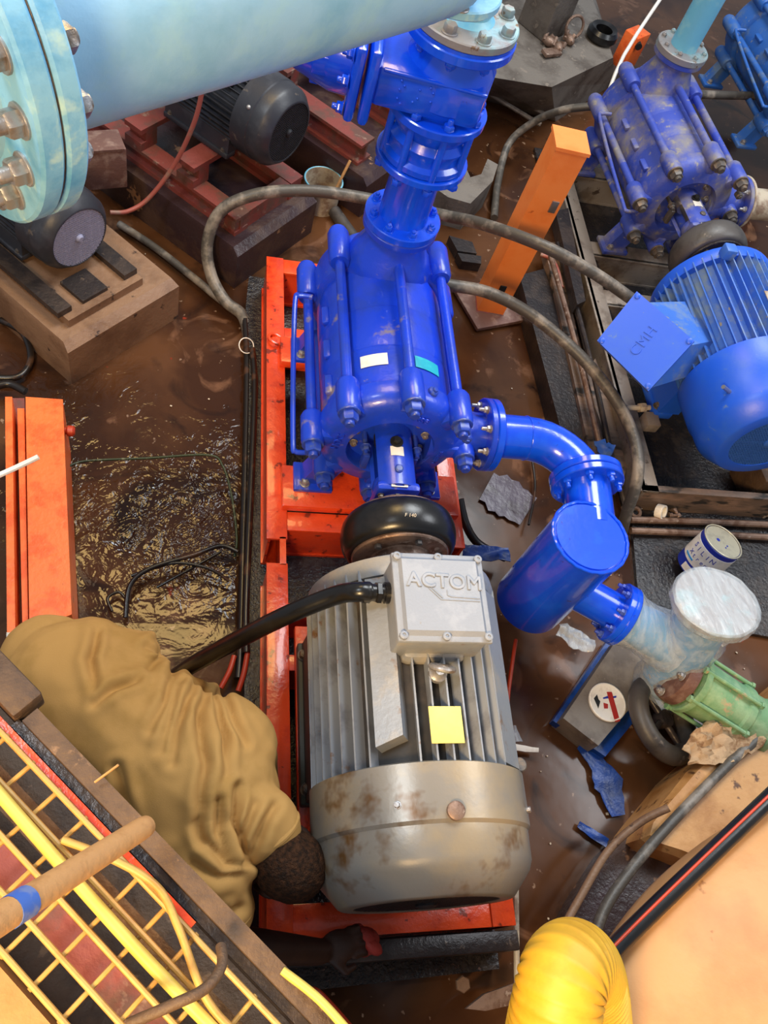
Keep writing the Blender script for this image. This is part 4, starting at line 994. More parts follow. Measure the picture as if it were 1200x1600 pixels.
c = PB + (PT - PB) * .78 + ux * (hw) - uy * .02; obj('screw', MB().lathe(c - ux * .004, ux, [(.014, 0), (.014, .006), (.008, .01)], 14), 'oldbolt', t)
c = PB + (PT - PB) * .03; obj('foot_gusset', MB().prism(sq(c, hw * .7), sq(PB, hw * 1.3)), 'redox', t)

# ---------------------------------------------------------------- black motors behind
def dirrot(d): return math.atan2(d.y, d.x) - math.pi / 2      # local +y along d
# centre motor: fan face towards the viewer, body running back along Qn
fc = at(452, 208, .55); dv = Qn
loc = fc + dv * (.37 + .16); 
m1, PM1, _ = make_motor('electric_motor', 'finned black electric motor with fan blades showing, under the pale blue header', (loc.x, loc.y, .55 - .165), dirrot(dv), .165, .162, .37, .17, 'motord', 'motord', 'motord', 'motord', 'grilled', 40, fan='grille', rim=.74)  # pale fan colour stands in for light on the guard holes
W1 = F(m1)
e = W1 @ Vector((0, -.16, .165 + .165)); obj('eyebolt', MB().torus(e + Z * .03, (1, .3, 0), .024, .007, 22, 8), 'bolt', m1)
pz = W1 @ Vector((-.11, -.2, .165 + .125)); obj('fin_cover', MB().box(pz, (.04, .22, .015), W1.to_3x3() @ Matrix.Rotation(R_(-35), 3, 'Y'), .003), 'motord', m1)
pz = W1 @ Vector((-.13, -.42, .165 + .1)); obj('cowl_screw', MB().ball(pz, .009), 'bolt', m1)
# left motor
fc = at(128, 375, .40); dv = Pn; loc = fc + dv * (.37 + .15)
m2, PM2, _ = make_motor('electric_motor', 'black electric motor with a round pale fan guard on the tan plinth', (loc.x, loc.y, .40 - .15), dirrot(dv), .15, .15, .37, .15, 'motord', 'motord', 'motord', 'motord', 'grille', 40, rim=.76)
t = thing('terminal_cover', 'faded red steel cover box standing just right of the pale blue flange', 'box', at(155, 290, .25))
t_ = [at(x, y, .42) for x, y in ((120, 222), (185, 215), (178, 240), (140, 248))]
c = at(160, 250, .33); obj('box_body', MB().box(c, (.16, .12, .18), (0, 0, R_(20)), .005), 'brownst', t); obj('box_flap', MB().box(c + Vector((.0, -.06, .09)), (.18, .02, .01), (0, 0, R_(20))), 'brownst', t)

# bucket
c = at(506, 281, .14); t = thing('paint_pot', 'open metal pot with a stick, behind the looping black hose', 'pot', (c.x, c.y, .0))
b0 = Vector((c.x, c.y, 0)); obj('pot_wall', MB().lathe(b0, Z, [(.07, 0), (.085, .0), (.088, .13), (.091, .135), (.091, .142), (.084, .142), (.08, .03), (.001, .028)], 36), 'whitest', t)
obj('pot_rim', MB().torus(b0 + Z * .14, Z, .088, .004, 36, 8), 'ltblue', t)
one('stick', MB().tube([b0 + Vector((.03, -.05, .03)), b0 + Vector((.105, .03, .24))], .007, 8, 1), 'handle', 'thin pale stick standing in the metal pot', 'stick')

# ================================================================ LEFT ORANGE BEAM
t = thing('orange_beam', 'orange painted steel channel beam standing in the water at the left edge', 'beam', at(60, 800, 0))
zb = .32
def pl4(a, z): return [at(x, y, z) for x, y in a]
obj('top_plate', MB().slab(pl4(((40, 620), (98, 624), (112, 960), (46, 985)), zb), .30), 'rail', t)
obj('side_lip', MB().slab(pl4(((27, 638), (38, 638), (44, 980), (35, 980)), zb - .02), .1), 'rail', t)
obj('inner_web', MB().slab(pl4(((8, 622), (112 - 74, 622), (46, 1000), (12, 1000)), zb - .09), .2), 'redox', t)
obj('outer_flange', MB().slab(pl4(((8, 620), (19, 620), (24, 998), (11, 998)), zb + .01), .25), 'rail', t)
c = at(104, 673, .28); obj('red_plug', MB().lathe(c - Vector((.03, 0, 0)), (1, 0, 0), [(.012, 0), (.012, .03), (.018, .034), (.018, .05), (.012, .056)], 16), 'redwire', t)
one('steel_flat', MB().slab([at(10, 988, .34), at(52, 990, .34), at(52, 998, .34), at(10, 998, .34)], .02), 'steel', 'bright flat bar across the near end of the orange beam', 'bar')
one('rope_end', MB().tube([at(-30, 755, .5), at(20, 733, .5), at(60, 714, .52)], .008, 8, 4), 'label', 'frayed white rope end lying over the orange beam', 'rope')

# ================================================================ CABLES AND HOSES
def cable(pts, r, m, label, cat='cable', name='cable', n=12, sub=8): return one(name, MB().tube([at(*p) for p in pts], r, n, sub), m, label, cat, smooth=60)
cable([(392, 545, .03), (380, 495, .04), (352, 470, .05), (330, 430, .1), (324, 380, .2), (345, 330, .32), (400, 304, .4), (480, 298, .42), (560, 308, .42), (640, 325, .42), (700, 338, .46), (760, 352, .58), (850, 385, .66), (930, 428, .62), (985, 466, .55)], .024, 'cabled', 'thick dusty black hose looping from the bed, behind the riser and over the orange post', 'hose', 'hose')
cable([(665, 440, .45), (705, 446, .46), (765, 458, .45), (830, 492, .42), (905, 555, .38), (962, 625, .34), (992, 690, .30), (996, 745, .26), (978, 805, .12), (972, 830, .04)], .024, 'cabled', 'thick dusty black hose sweeping from the main pump down to the strainer', 'hose', 'hose')
cable([(772, 340, .03), (778, 285, .05), (795, 225, .12), (835, 190, .25), (880, 172, .38), (925, 166, .45)], .019, 'cabled', 'dusty hose bending from the violet pump to the floor behind the orange post', 'hose', 'hose')
cable([(1085, 147, .35), (1140, 149, .35), (1220, 150, .35)], .022, 'cabled', 'straight grey hose running off the right edge behind the violet pump', 'hose', 'hose')
g_ = F(gm) @ P(bx0 - .07, cy + .035, bz - .07)
c = MB().tube([g_ + Vector((.03, 0, 0)), g_, at(525, 930, .82), at(455, 958, .74), at(390, 990, .62), at(330, 1022, .46), at(292, 1044, .3), at(272, 1058, .1)], .024, 14, 8)
one('cable', c, 'rubber', 'thick black cable from the grey motor terminal box across the frame to the worker', 'cable', smooth=60)
cable([(383, 500, .05), (386, 560, .05), (384, 700, .05), (380, 850, .05), (376, 1000, .05), (372, 1060, .05)], .013, 'cableb', 'wet black cord along the left side of the bed, outermost of the pair')
cable([(394, 545, .075), (398, 600, .075), (394, 720, .075), (388, 850, .075), (384, 960, .075), (385, 1020, .075)], .012, 'cableb', 'wet black cord along the left side of the bed, nearer the red frame')
cable([(186, 350, .03), (240, 385, .03), (300, 432, .03), (340, 465, .03), (382, 495, .04)], .016, 'cabled', 'muddy cable lying between the two left plinths', sub=6)
cable([(318, 130, .75), (304, 190, .6), (272, 258, .4), (232, 310, .25), (200, 330, .2), (172, 332, .2)], .009, 'copper', 'thin reddish hose hanging below the header pipe', 'hose', 'hose')
cable([(100, 735, .1), (130, 721, .08), (230, 716, .06), (325, 711, .06), (348, 728, .06), (362, 775, .05), (370, 840, .04), (366, 870, .03)], .0045, 'greenw', 'thin green wire over the rippling water by the orange beam', 'wire', 'wire', 8)
cable([(196, 965, .03), (203, 915, .05), (235, 888, .06), (300, 868, .06), (345, 853, .05), (372, 862, .05)], .008, 'cableb', 'black cord curving over the golden water, longest of the loose ones', 'cord', 'cord', 8)
cable([(245, 918, .03), (290, 893, .05), (345, 862, .05)], .005, 'cableb', 'thin straight black cord in the golden water', 'cord', 'cord', 8)
cable([(205, 900, .04), (270, 880, .06), (325, 888, .06), (358, 908, .04)], .006, 'cableb', 'black cord arching beneath the longest cord in the golden water', 'cord', 'cord', 8)
cable([(175, 955, .03), (168, 935, .03), (185, 925, .03), (196, 935, .03)], .005, 'cableb', 'short curled black cord end beside the worker', 'cord', 'cord', 8)
cable([(345, 1075, .05), (358, 1050, .06), (366, 1025, .06)], .009, 'redwire', 'red wire behind the worker, left of the other', 'wire', 'wire', 8)
cable([(372, 1080, .06), (381, 1052, .07), (387, 1018, .07)], .009, 'redwire', 'red wire behind the worker, right beside the red frame', 'wire', 'wire', 8)
cable([(792, 1170, .1), (793, 1100, .12), (800, 1040, .12), (806, 1000, .1)], .007, 'redwire', 'thin red wire down the right side of the grey motor', 'wire', 'wire', 8)
cable([(718, 780, .2), (728, 820, .15), (748, 850, .1), (790, 872, .08)], .016, 'cableb', 'black cord dropping from the coupling toward the strainer', sub=6)
cable([(828, 700, .03), (836, 760, .03), (826, 820, .05)], .005, 'cableb', 'thin dark wire between the elbow and the strainer', 'wire', 'wire', 8)
cable([(0, 500, .03), (35, 520, .03), (48, 560, .03), (30, 588, .03), (-10, 590, .03)], .012, 'cableb', 'dark cable loop at the left edge beside the tan plinth')
cable([(-10, 605, .05), (15, 600, .05), (40, 612, .05)], .014, 'cableb', 'short black cable end above the orange beam')
cable([(845, 398, .12), (862, 405, .13), (872, 425, .14), (878, 450, .14)], .010, 'copper', 'bent copper tube end beside the orange post', 'tube', 'copper_tube')
cable([(522, 330, .03), (545, 362, .03), (570, 395, .03)], .03, 'rubberd', 'dark pipe stub lying behind the main pump', 'pipe', 'pipe_stub')
one('steel_rod', MB().tube([at(1036, -8, .75), at(975, 86, .6), at(945, 160, .45)], .009, 6, 3), 'label', 'white spotted rod slanting down behind the violet pump', 'rod')
for k, (a, b_) in enumerate((((745, 112), (850, 178)), ((735, 128), (845, 195)))):
    one('steel_rod', MB().tube([at(*a, .1), at(*b_, .08)], .012, 8, 1), 'skid', ('long pale rod on the floor below the grey footing, upper of two', 'long pale rod on the floor below the grey footing, lower of two')[k], 'rod')
# loose steel pieces on the floor near the pump
t_ = [((702, 368), (738, 378), (745, 396), (715, 392)), ((715, 395), (752, 400), (752, 412), (722, 408))]
for k, q in enumerate(t_): one('steel_offcut', MB().slab([at(*p, .05) for p in q], .05), 'blackst', ('dark steel offcut between the pump and the orange post, upper', 'dark steel offcut between the pump and the orange post, lower')[k], 'offcut')

# sheets and rags
def sheet(path, wd, seed, m, label, cat, name, z=.015, th=.003, amp=.012):
    P_ = [at(x, y, z) for x, y in path]; k = 8; vs = []; n = len(P_); Q = []
    for i in range(n - 1):
        for j in range(4): Q.append((P_[i].lerp(P_[i + 1], j / 4), wd[i] + (wd[i + 1] - wd[i]) * j / 4))
    Q.append((P_[-1], wd[-1])); n = len(Q)
    for dz in (0, th):
        for i, (p, ww) in enumerate(Q):
            d = (Q[min(n - 1, i + 1)][0] - Q[max(0, i - 1)][0]).normalized(); s_ = Vector((-d.y, d.x, 0))
            for j in range(k + 1):
                u = (j / k - .5) * ww * (1 + .25 * noise.noise(Vector((i * .7, seed, 3))))
                v = p + s_ * u; hgt = abs(noise.noise(v * 26 + Vector((seed, 0, 0)))) * amp + dz
                vs.append(v + Z * hgt)
    fs = []; off = n * (k + 1)
    for i in range(n - 1):
        for j in range(k):
            a = i * (k + 1) + j; fs.append((a, a + 1, a + k + 2, a + k + 1)); fs.append((off + a, off + a + k + 1, off + a + k + 2, off + a + 1))
    for i in range(n - 1):
        a = i * (k + 1); fs.append((a, a + k + 1, off + a + k + 1, off + a)); a += k; fs.append((a, off + a, off + a + k + 1, a + k + 1))
    for j in range(k): fs.append((j, off + j, off + j + 1, j + 1)); a = (n - 1) * (k + 1) + j; fs.append((a, a + 1, off + a + 1, off + a))
    return one(name, MB().add(vs, fs), m, label, cat, smooth=50)
sheet([(905, 1165), (930, 1190), (950, 1225), (965, 1275)], [.03, .06, .11, .05], 1, 'bsheet', 'crumpled blue plastic sheet trailing on the floor below the white lid', 'plastic sheet', 'plastic_sheet')
sheet([(903, 1288), (925, 1303), (948, 1318)], [.02, .03, .03], 2, 'bsheet', 'small blue plastic strip on the brown floor', 'plastic strip', 'plastic_strip')
sheet([(760, 760), (795, 780), (825, 800)], [.15, .2, .15], 3, 'gsheet', 'grey violet sheet lying on the floor left of the strainer', 'sheet', 'plastic_sheet', .01, .003, .006)
sheet([(722, 862), (755, 866), (795, 868)], [.05, .06, .05], 4, 'bsheet', 'blue cloth strip beside the frame under the strainer', 'cloth strip', 'cloth_strip', .16, .004, .03)
sheet([(800, 1135), (805, 1160)], [.02, .05], 5, 'wrap', 'crumpled clear wrapper at the right side of the grey motor, upper', 'wrapper', 'plastic_wrapper', .03, .003, .02)
sheet([(800, 1168), (840, 1173)], [.022, .015], 6, 'label', 'torn white wrapper strip at the right side of the grey motor, lower', 'wrapper', 'plastic_wrapper', .03, .003, .02)
sheet([(935, 690), (945, 710), (955, 695)], [.05, .06, .03], 7, 'bluefin', 'scrap of blue violet plastic on the channel above the elbow', 'plastic scrap', 'plastic_scrap', .17, .003, .03)
sheet([(870, 985), (900, 1000), (925, 1012)], [.05, .08, .05], 9, 'wrap', 'piece of crumpled stretch film on the floor under the strainer outlet', 'film', 'plastic_film', .05, .003, .05)
cl = Vector(at(385, 540, .09)); one('cable_tie', MB().torus(cl, (.3, -.6, 1), .03, .0022, 26, 6), 'label', 'white cable tie looped round the cords by the frame', 'cable tie')
# small flakes scattered on the floor
mb = MB(); rr = random.Random(4)
for k in range(150):
    x = rr.uniform(-.6, 2.3); y = rr.uniform(.0, 3.6)
    if .2 < x < 1.0 and y < 2.6: continue
    q = rr.uniform(.003, .009); mb.box((x, y, .004), (q, q * rr.uniform(.4, 1), .003), (rr.uniform(-.3, .3), 0, rr.uniform(0, 3)))
one('flakes', mb, 'chip', 'pale flakes and paint chips scattered over the wet floor', 'debris', kind='stuff')

# ================================================================ TANK AND ITS CABLES, YELLOW HOSE (lower right)
ta = at(955, 1485, .8); tbb = at(1200, 1252, .8); mid = (ta + tbb) / 2; dd = (tbb - ta).normalized(); nn = Vector((dd.y, -dd.x, 0))
TR = 1.05; TC = mid + nn * (TR - .018); TC.z = 0
t = thing('storage_tank', 'large tan domed tank filling the lower right corner', 'tank', TC)
obj('dome', MB().lathe(TC, Z, [(TR - .22, 0), (TR - .08, .55), (TR - .01, .66), (TR + .004, .73), (TR, .78), (TR - .03, .81), (TR - .15, .86), (TR - .4, .93), (TR - .7, .97), (.001, .99)], 160), 'tank', t)
lp = ((1012, 1306), (1022, 1284), (1040, 1262), (1062, 1236), (1090, 1205), (1140, 1156), (1195, 1105), (1330, 985), (1420, 1180), (1290, 1290), (1180, 1330), (1105, 1340), (1060, 1325), (1030, 1318))
lt = [at(x, y, .225) for x, y in lp]; lc_ = sum(lt, Vector()) / len(lt); lt = [p + Vector((noise.noise(p * 9), noise.noise(p * 9 + Vector((4, 0, 0))), 0)) * .02 for p in lt]
mid_ = [p + (p - lc_).normalized() * .018 - Z * .03 for p in lt]; bot_ = [Vector((p.x, p.y, 0)) for p in mid_]
mb = MB().prism(lt, mid_); mb.prism(mid_, bot_)
one('tan_ledge', mb, 'tankl', 'tan muddy ledge at the foot of the domed tank, under the grey hose', 'ledge')
one('mud_bank', MB().slab([at(x, y, .10) for x, y in ((878, 1455), (905, 1402), (950, 1332), (1000, 1288), (1110, 1330), (1010, 1520), (930, 1600))], .11), 'plinthd', 'dark muddy bank below the yellow hose and the tan tank', 'bank')
cable([(915, 1540, .83), (955, 1488, .83), (1010, 1432, .83), (1090, 1355, .83), (1160, 1288, .83), (1215, 1235, .83)], .021, 'rubber', 'black cable with a red line along the rim of the tan tank')
cable([(952, 1486, .853), (1010, 1427, .853), (1090, 1349, .853), (1160, 1282, .853), (1215, 1230, .853)], .0035, 'redwire', 'thin red wire lying on the black cable at the tank rim', 'wire', 'wire', 8)
cable([(905, 1560, .2), (925, 1480, .25), (945, 1420, .25), (985, 1360, .245), (1040, 1295, .245), (1110, 1222, .245), (1165, 1170, .245), (1225, 1120, .245)], .0165, 'cabled', 'grey hose lying on the lower shoulder of the tan tank', 'hose', 'hose')
cable([(880, 1450, .2), (905, 1405, .2), (950, 1330, .22), (1000, 1285, .25), (1045, 1262, .3)], .012, 'plinth', 'muddy brown hose at the foot of the tan tank', 'hose', 'hose')
sheet([(1066, 1185), (1090, 1172), (1120, 1160), (1150, 1148), (1185, 1128)], [.05, .10, .15, .14, .12], 12, 'rag', 'crumpled dirty rag stuffed under the green coupling', 'rag', 'rag', .235, .004, .09)
# yellow corrugated hose: an arch standing up from below
hp = [at(800, 1800, .9), at(845, 1680, 1.05), at(866, 1590, 1.14), at(880, 1528, 1.16), at(897, 1508, 1.12), at(913, 1530, 1.05), at(922, 1590, .98), at(926, 1660, .93), at(928, 1720, .90)]
sub = []
for i in range(len(hp) - 1):
    g = lambda k: hp[max(0, min(len(hp) - 1, k))]
    p0, p1, p2_, p3_ = g(i - 1), g(i), g(i + 1), g(i + 2)
    nst = max(4, int((p2_ - p1).length / .0042))
    for j in range(nst):
        q = j / nst; sub.append(.5 * ((2 * p1) + (p2_ - p0) * q + (2 * p0 - 5 * p1 + 4 * p2_ - p3_) * q * q + (3 * p1 - p0 - 3 * p2_ + p3_) * q ** 3))
one('corrugated_hose', MB().tube(sub, [.0725 + .003 * math.sin(k * 2.1) for k in range(len(sub))], 48, 1), 'hose', 'fat yellow corrugated hose arching up at the bottom edge', 'hose', smooth=60)
# steel tip and bolt on the floor at the bottom
a = at(728, 1576, .12); b_ = at(800, 1552, .12); one('steel_spike', MB().prism([a, a.lerp(b_, .4) + Vector((0, .02, .01)), b_ + Vector((.02, .025, 0)), b_ + Vector((.02, -.025, 0)), a.lerp(b_, .4) + Vector((0, -.02, 0))], [p - Z * .015 for p in (a, a.lerp(b_, .4) + Vector((0, .02, 0)), b_ + Vector((.02, .025, 0)), b_ + Vector((.02, -.025, 0)), a.lerp(b_, .4) + Vector((0, -.02, 0)))]), 'rust', 'pointed brown steel spike lying at the bottom of the frame', 'spike')
one('hex_nut', MB().hexa(at(722, 1538, .07), Z, .022, .015), 'plinth', 'muddy hexagon nut head on the bed below the motor', 'nut')
one('steel_angle', MB().box((.60, .065, .16), (.70, .05, .18), None, .004), 'blackst', 'dark steel beam along the near end of the red frame', 'beam')
one('thin_conduit', MB().tube([at(806, 1385, .12), at(807, 1470, .1), at(808, 1560, .08)], .009, 8, 2), 'whitest', 'thin pale tube at the lower right corner of the red frame', 'tube')
cable([(470, 1555, .2), (490, 1548, .22), (515, 1570, .2), (550, 1610, .15)], .010, 'redwire', 'red brown wire curling at the bottom edge', 'wire', 'wire', 8)

# ================================================================ WALKWAY GRATING (lower left, close to the camera)
GZ = 1.32
gd = (at(420, 1579, GZ) - at(40, 1178, GZ)); gd.z = 0; gd.normalize(); gn = Vector((gd.y, -gd.x, 0))
if gn.x + gn.y > 0: gn = -gn                        # towards the walkway, away from the pit
G0 = at(40, 1178, GZ)
def gp(u, v, z=GZ): 
    q = G0 + gd * u + gn * v; return Vector((q.x, q.y, z))
t = thing('cable_tray', 'yellow wire mesh cable tray running along the walkway edge', 'cable tray', gp(.2, .1))
sp = .043
for k in range(5): obj('long_wire', MB().tube([gp(-.4, .004 + sp * k + (.0), GZ), gp(.95, .004 + sp * k, GZ)], .0042, 8, 1), 'mesh', t)
for k in range(22): obj('cross_wire', MB().tube([gp(-.32 + .056 * k, -.002, GZ - .006), gp(-.32 + .056 * k, sp * 4 + .01, GZ - .006)], .0036, 8, 1), 'mesh', t)
def strip(v0, v1, z0, z1, m, nm, label, cat, u0=-.4, u1=.95):
    return one(nm, MB().prism([gp(u0, v0, z1), gp(u1, v0, z1), gp(u1, v1, z1), gp(u0, v1, z1)], [gp(u0, v0, z0), gp(u1, v0, z0), gp(u1, v1, z0), gp(u0, v1, z0)]), m, label, cat)
strip(-.052, -.026, GZ - .05, GZ + .006, 'wood', 'timber_board', 'dark weathered timber edge board between the worker and the cable tray', 'board', -.04, .95)
strip(-.0255, -.012, GZ - .06, GZ - .01, 'blackst', 'steel_angle', 'dark steel angle beside the timber edge board', 'angle iron', -.05, .95)
strip(-.010, -.001, GZ - .04, GZ - .004, 'frame', 'painted_strip', 'orange red painted strip along the mesh cable tray', 'strip', -.4, .34)
one('timber_block', MB().box(gp(-.10, -.045, GZ - .01), (.10, .05, .05), (0, 0, math.atan2(gd.y, gd.x)), .004), 'wood', 'short brown timber end above the edge board', 'block')
strip(.03, .07, GZ - .10, GZ - .07, 'wood', 'support_bar', 'brown bar seen through the mesh, nearest the edge board', 'bar')
strip(.095, .135, GZ - .10, GZ - .07, 'redox', 'support_bar', 'reddish bar seen through the mesh, farthest from the edge board', 'bar')
strip(.19, .9, GZ - .16, GZ - .03, 'board', 'walkway_board', 'sunlit tan walkway boards in the lower left corner', 'walkway')
strip(-.06, .9, GZ - .30, GZ - .17, 'wood', 'walkway_beam', 'dark underside beam below the mesh cable tray', 'beam', -.4, .95)
def gcable(pts, r, m, lb, nm='cable'): return one(nm, MB().tube([gp(*p) for p in pts], r, 10, 8), m, lb, 'cable', smooth=60)
gcable([(-.4, .045, GZ + .012), (-.05, .056, GZ + .012), (.3, .064, GZ + .012), (.6, .058, GZ + .012), (.95, .06, GZ + .012)], .0085, 'ycable', 'thick bright yellow cable lying on the mesh cable tray')
gcable([(.13, .04, GZ + .006), (.2, .012, GZ + .014), (.27, -.004, GZ + .014), (.33, .012, GZ + .014), (.42, .045, GZ + .014), (.52, .045, GZ + .014), (.7, .05, GZ + .02)], .0055, 'mesh', 'slim tan cable weaving across the mesh cable tray')
gcable([(.47, -.045, GZ + .004), (.53, -.052, GZ + .012), (.6, -.05, GZ + .012), (.66, -.05, GZ + .0), (.75, -.06, GZ)], .006, 'ycable', 'short yellow cable beside the timber board at the bottom edge')
cable([(345, 1478, 1.36), (346, 1510, 1.38), (320, 1545, 1.4), (270, 1570, 1.4), (200, 1600, 1.38)], .007, 'wood', 'brown cord curving over the mesh near the bottom edge', 'cord', 'cord')
t = thing('wooden_pole', 'tan wooden pole end with a patch of blue tape, over the cable tray', 'pole', at(120, 1360, 1.5))
pa = at(226, 1292, 1.40); pb = at(-70, 1480, 1.66)
obj('pole_shaft', MB().tube([pa, pa.lerp(pb, .03), pa.lerp(pb, .5), pb], [.011, .015, .016, .017], 18, 6), 'handle', t)
q0, q1 = pa.lerp(pb, .70), pa.lerp(pb, .78); obj('blue_tape', MB().tube([q0, q1], .0172, 18, 1), 'tape', t)
one('thin_wire', MB().tube([at(148, 1222, 1.34), at(185, 1195, 1.36)], .0018, 6, 1), 'handle', 'thin wire end sticking out past the edge board', 'wire')

# ================================================================ THE WORKER
def remesh(mb, vox, smooth_it, m, name, parent, disp=None):
    me = bpy.data.meshes.new('tmp'); me.from_pydata([tuple(v) for v in mb.v], [], mb.f)
    o = bpy.data.objects.new('tmp', me); COL.objects.link(o)
    md = o.modifiers.new('r', 'REMESH'); md.mode = 'VOXEL'; md.voxel_size = vox
    if smooth_it: s_ = o.modifiers.new('s', 'SMOOTH'); s_.iterations = smooth_it; s_.factor = .6
    bpy.context.view_layer.update()
    out = bpy.data.meshes.new_from_object(o.evaluated_get(bpy.context.evaluated_depsgraph_get()))
    bpy.data.objects.remove(o)
    r = MB(); r.v = [v.co.copy() for v in out.vertices]; r.f = [tuple(p.vertices) for p in out.polygons]
    if disp:
        nr = [v.normal.copy() for v in out.vertices]
        r.v = [disp(v, nr[i]) for i, v in enumerate(r.v)]
    return obj(name, r, m, parent, smooth=180)
wk = thing('person', 'worker in khaki overalls crouching head down at the left of the grey motor', 'person', at(230, 1180, 0))
hip = at(128, 1082, .58); chest = at(300, 1225, .62); shR = at(358, 1168, .62); shL = at(318, 1352, .62); neck = at(418, 1302, .64)
Hc = at(450, 1350, .60)
hu = Vector((.55, -.5, .62)).normalized(); hf = Vector((.5, -.2, -.8)); hf = (hf - hu * (hf @ hu)).normalized(); hs = hu.cross(hf)
HT = Matrix((hs, -hf, hu)).transposed()              # x ear to ear, -y face, z crown
H = lambda x, y, z: Hc + HT @ Vector((x, y, z))
body = MB()
body.ball(Hc, (.072, .092, .088), HT).ball(H(0, -.03, -.055), (.055, .06, .065), HT).ball(H(0, -.095, -.035), (.014, .018, .024), HT).ball(H(0, -.085, -.075), (.024, .016, .012), HT).ball(H(0, -.075, .0), (.05, .022, .014), HT)
for s in (-1, 1): body.ball(H(s * .074, -.002, -.02), (.012, .02, .032), HT)
body.caps(H(0, .03, -.05), neck, .055, .058); body.caps(neck, chest, .07, .12)
body.caps(chest, hip, .13, .14); body.caps(shR, shL, .075); 
elL = at(362, 1478, .50); wrL = at(500, 1487, .36); haL = at(548, 1474, .345)
elR = at(470, 1190, .42); elR = Vector((.205, .52, .42)); wrR = Vector((.262, .36, .335)); haR = Vector((.27, .29, .32))
body.caps(shL, elL, .06, .046); body.caps(elL, wrL, .046, .03); body.caps(shR, elR, .06, .046); body.caps(elR, wrR, .044, .03)
def hand(wr, tip, side, curl):
    d = (tip - wr).normalized(); s_ = d.cross(Z).normalized() * side; dn = s_.cross(d) * side
    if dn.z > 0: dn = -dn
    pc_ = wr + d * .05
    T_ = Matrix((s_, dn, d)).transposed()
    body.ball(pc_, (.04, .017, .052), T_)
    for k, (off, ln) in enumerate(((-.03, .068), (-.010, .078), (.011, .072), (.030, .056))):
        a = pc_ + d * .035 + s_ * off; b1 = a + d * ln * .5 + dn * .012 * curl; b2 = b1 + d * ln * .34 + dn * .028 * curl; b3 = b2 + d * ln * .16 + dn * .03 * curl
        body.caps(a, b1, .0095, .009); body.caps(b1, b2, .009, .0082); body.caps(b2, b3, .0082, .0072)
    a = pc_ - d * .015 - s_ * .03; b1 = a - s_ * .028 + d * .025 + dn * .012; b2 = b1 + d * .03 + s_ * .006 + dn * .012
    body.caps(a, b1, .0125, .0105); body.caps(b1, b2, .0105, .0085)
    return pc_, d, s_, dn
hp_, hd, hs_, hdn = hand(wrL, at(560, 1470, .34), -1, 1.0); hand(wrR, haR, 1, .8)
# legs folded under him, bare-footed shapes hidden in the overalls
knR = at(300, 1120, .30); knL = at(250, 1330, .30); ftR = at(120, 1040, .05); ftL = at(90, 1180, .05)
for (kn, ft) in ((knR, ftR), (knL, ftL)): body.caps(hip, kn, .085, .06); body.caps(kn, ft + Z * .03, .055, .04); body.caps(ft, ft + (kn - ft).normalized() * .12 - Z * .03, .035, .03)
body.v = [Vector((v.x, v.y, max(v.z, .012))) for v in body.v]
bd = remesh(body, .0052, 3, 'skin', 'body', wk)
def hair_d(v, n_): return v + n_ * (.0016 + .002 * noise.noise(v * 160))
hm = MB().ball(H(0, .012, .012), (.0775, .092, .087), HT, 48, 32)
hm.v = [v for v in hm.v]
keep = MB(); idx = {}
for f_ in hm.f:
    c = sum((hm.v[i] for i in f_), Vector()) / len(f_); l = HT.transposed() @ (c - Hc)
    if l.z > -.045 + (-l.y) * .55: keep.f.append(f_)
keep.v = [v + (v - Hc).normalized() * (.002 * noise.noise(v * 170)) for v in hm.v]
obj('hair', keep, 'hair', wk, smooth=180)
# overalls
cl_ = MB()
cl_.ball(hip, (.185, .175, .17)); cl_.ball(at(190, 1050, .60), (.115, .11, .10)); cl_.ball(at(75, 1045, .55), (.12, .13, .12)); cl_.ball(at(120, 1190, .56), (.18, .16, .14))
cl_.caps(hip, chest, .165, .165); cl_.ball(chest, (.19, .19, .15)); cl_.caps(at(260, 1165, .6), at(280, 1290, .6), .14, .14)
cl_.caps(chest + Z * .03, shR, .12, .118); cl_.ball(at(366, 1160, .6), .098); cl_.caps(chest + Z * .03, shL, .12, .105); cl_.caps(shR, at(385, 1235, .60), .095, .08)
cl_.caps(shL, at(344, 1420, .56), .098, .072); cl_.caps(at(344, 1420, .56), at(348, 1432, .55), .072, .066)
cl_.caps(shR, elR, .095, .07); cl_.caps(elR, elR.lerp(wrR, .5), .066, .055)
cl_.caps(at(375, 1265, .64), at(416, 1292, .645), .095, .078)
for (kn, ft) in ((knR, ftR), (knL, ftL)): cl_.caps(hip, kn, .13, .095); cl_.caps(kn, kn.lerp(ft, .85), .09, .065)
cl_.v = [Vector((v.x, v.y, max(v.z, .02))) for v in cl_.v]
ax = (chest - hip).normalized(); axn = Vector((-ax.y, ax.x, 0))
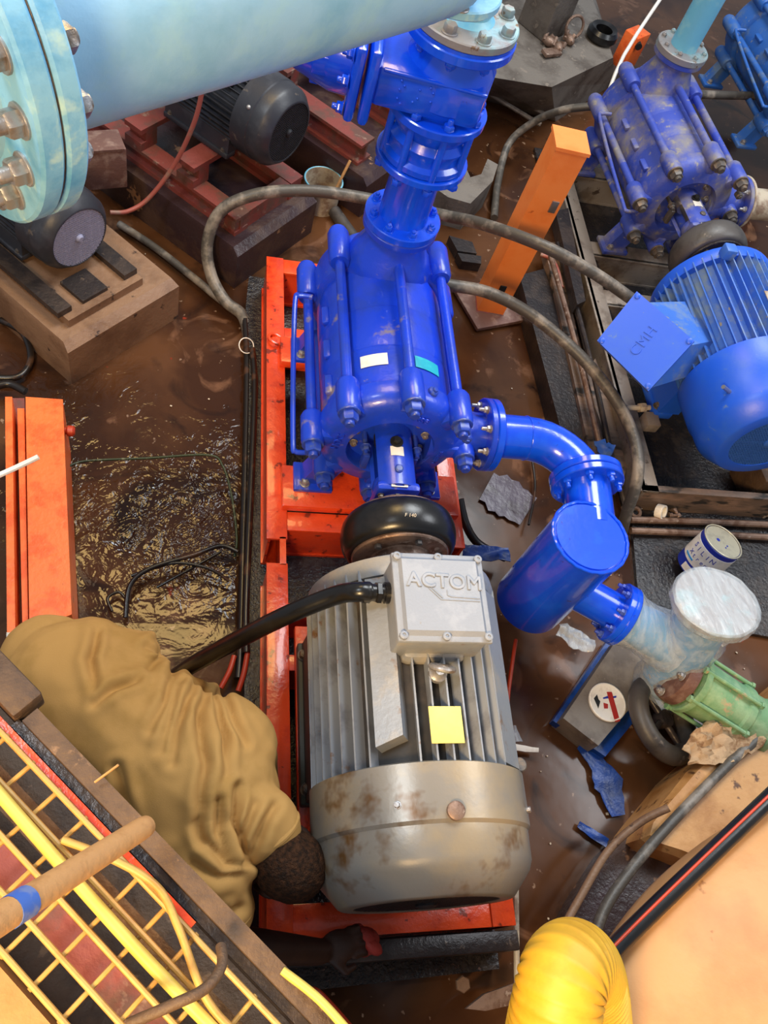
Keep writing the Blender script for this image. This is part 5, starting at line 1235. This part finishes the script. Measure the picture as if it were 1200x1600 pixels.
CR = [[(229, 1010), (250, 1024), (236, 1040)], [(245, 1000), (262, 1030), (268, 1050)], [(270, 1051), (256, 1092), (238, 1143)], [(277, 1070), (264, 1120), (255, 1175)],
      [(316, 1083), (311, 1138), (320, 1193), (311, 1248), (316, 1312)], [(348, 1083), (362, 1120), (385, 1160)], [(298, 1079), (277, 1138), (270, 1193)],
      [(380, 1345), (379, 1303), (398, 1257)], [(375, 1351), (348, 1349), (321, 1312), (307, 1285)], [(375, 1367), (339, 1367), (305, 1349)], [(371, 1417), (353, 1427), (335, 1415)],
      [(426, 1262), (400, 1312), (389, 1345)], [(183, 1198), (197, 1248), (206, 1280)], [(335, 1090), (352, 1150), (350, 1210)], [(150, 985), (140, 1030), (150, 1075)], [(215, 1060), (180, 1075), (150, 1100)],
      [(370, 1230), (362, 1280), (372, 1330)], [(340, 1250), (338, 1300), (355, 1345)]]
CZ = .72
CRW = [[at(x, y, CZ) for x, y in q] for q in CR]
def fold(v, n_):
    """drape: soft large undulation plus creases running out of the waist, armpit, sleeve and neck"""
    f = (CZ - CAM.z) / (v.z - CAM.z); p = Vector((v.x * f, v.y * f, 0)); d = .012 * noise.noise(v * 6) + .004 * noise.noise(v * 17)
    p += Vector((noise.noise(v * 14), noise.noise(v * 14 + Vector((9, 0, 0))), 0)) * .006
    for q in CRW:
        best = 1.; tt = 0
        for k in range(len(q) - 1):
            a_ = q[k].xy; e_ = q[k + 1].xy - a_; t_ = max(0, min(1, (p.xy - a_).dot(e_) / e_.length_squared)); ds = (p.xy - a_ - e_ * t_).length
            if ds < best: best = ds; tt = (k + t_) / (len(q) - 1)
        if best < .07:
            w_ = math.sin(math.pi * min(1, .12 + tt * .88)) * .6 + .4
            d += w_ * (-.015 * math.exp(-(best / .0085) ** 2) + .010 * math.exp(-((best - .021) / .013) ** 2))
    return v + n_ * d
ov = remesh(cl_, .0055, 14, 'cloth', 'overalls', wk, fold)
# collar and cuffs
obj('collar', MB().torus(at(425, 1300, .645), (neck - Hc), .062, .010, 30, 10), 'cloth', wk)
cu = at(349, 1436, .545); obj('cuff', MB().lathe(cu - (elL - shL).normalized() * .035, elL - shL, [(.072, 0), (.074, .012), (.074, .03), (.066, .034), (.05, .02)], 28), 'cloth', wk)
# the red rag he holds
rc_ = hp_ + hd * .075 + hdn * .028
mb = MB()
for k in range(7): mb.ball(rc_ + Vector((rr.uniform(-.02, .03), rr.uniform(-.02, .02), rr.uniform(-.012, .012))), (.03, .022, .016), frame_of((rr.uniform(-1, 1), rr.uniform(-1, 1), 1)), 12, 8)
one('red_rag', mb, 'redrag', 'crumpled red rag in the hand of the worker', 'rag')
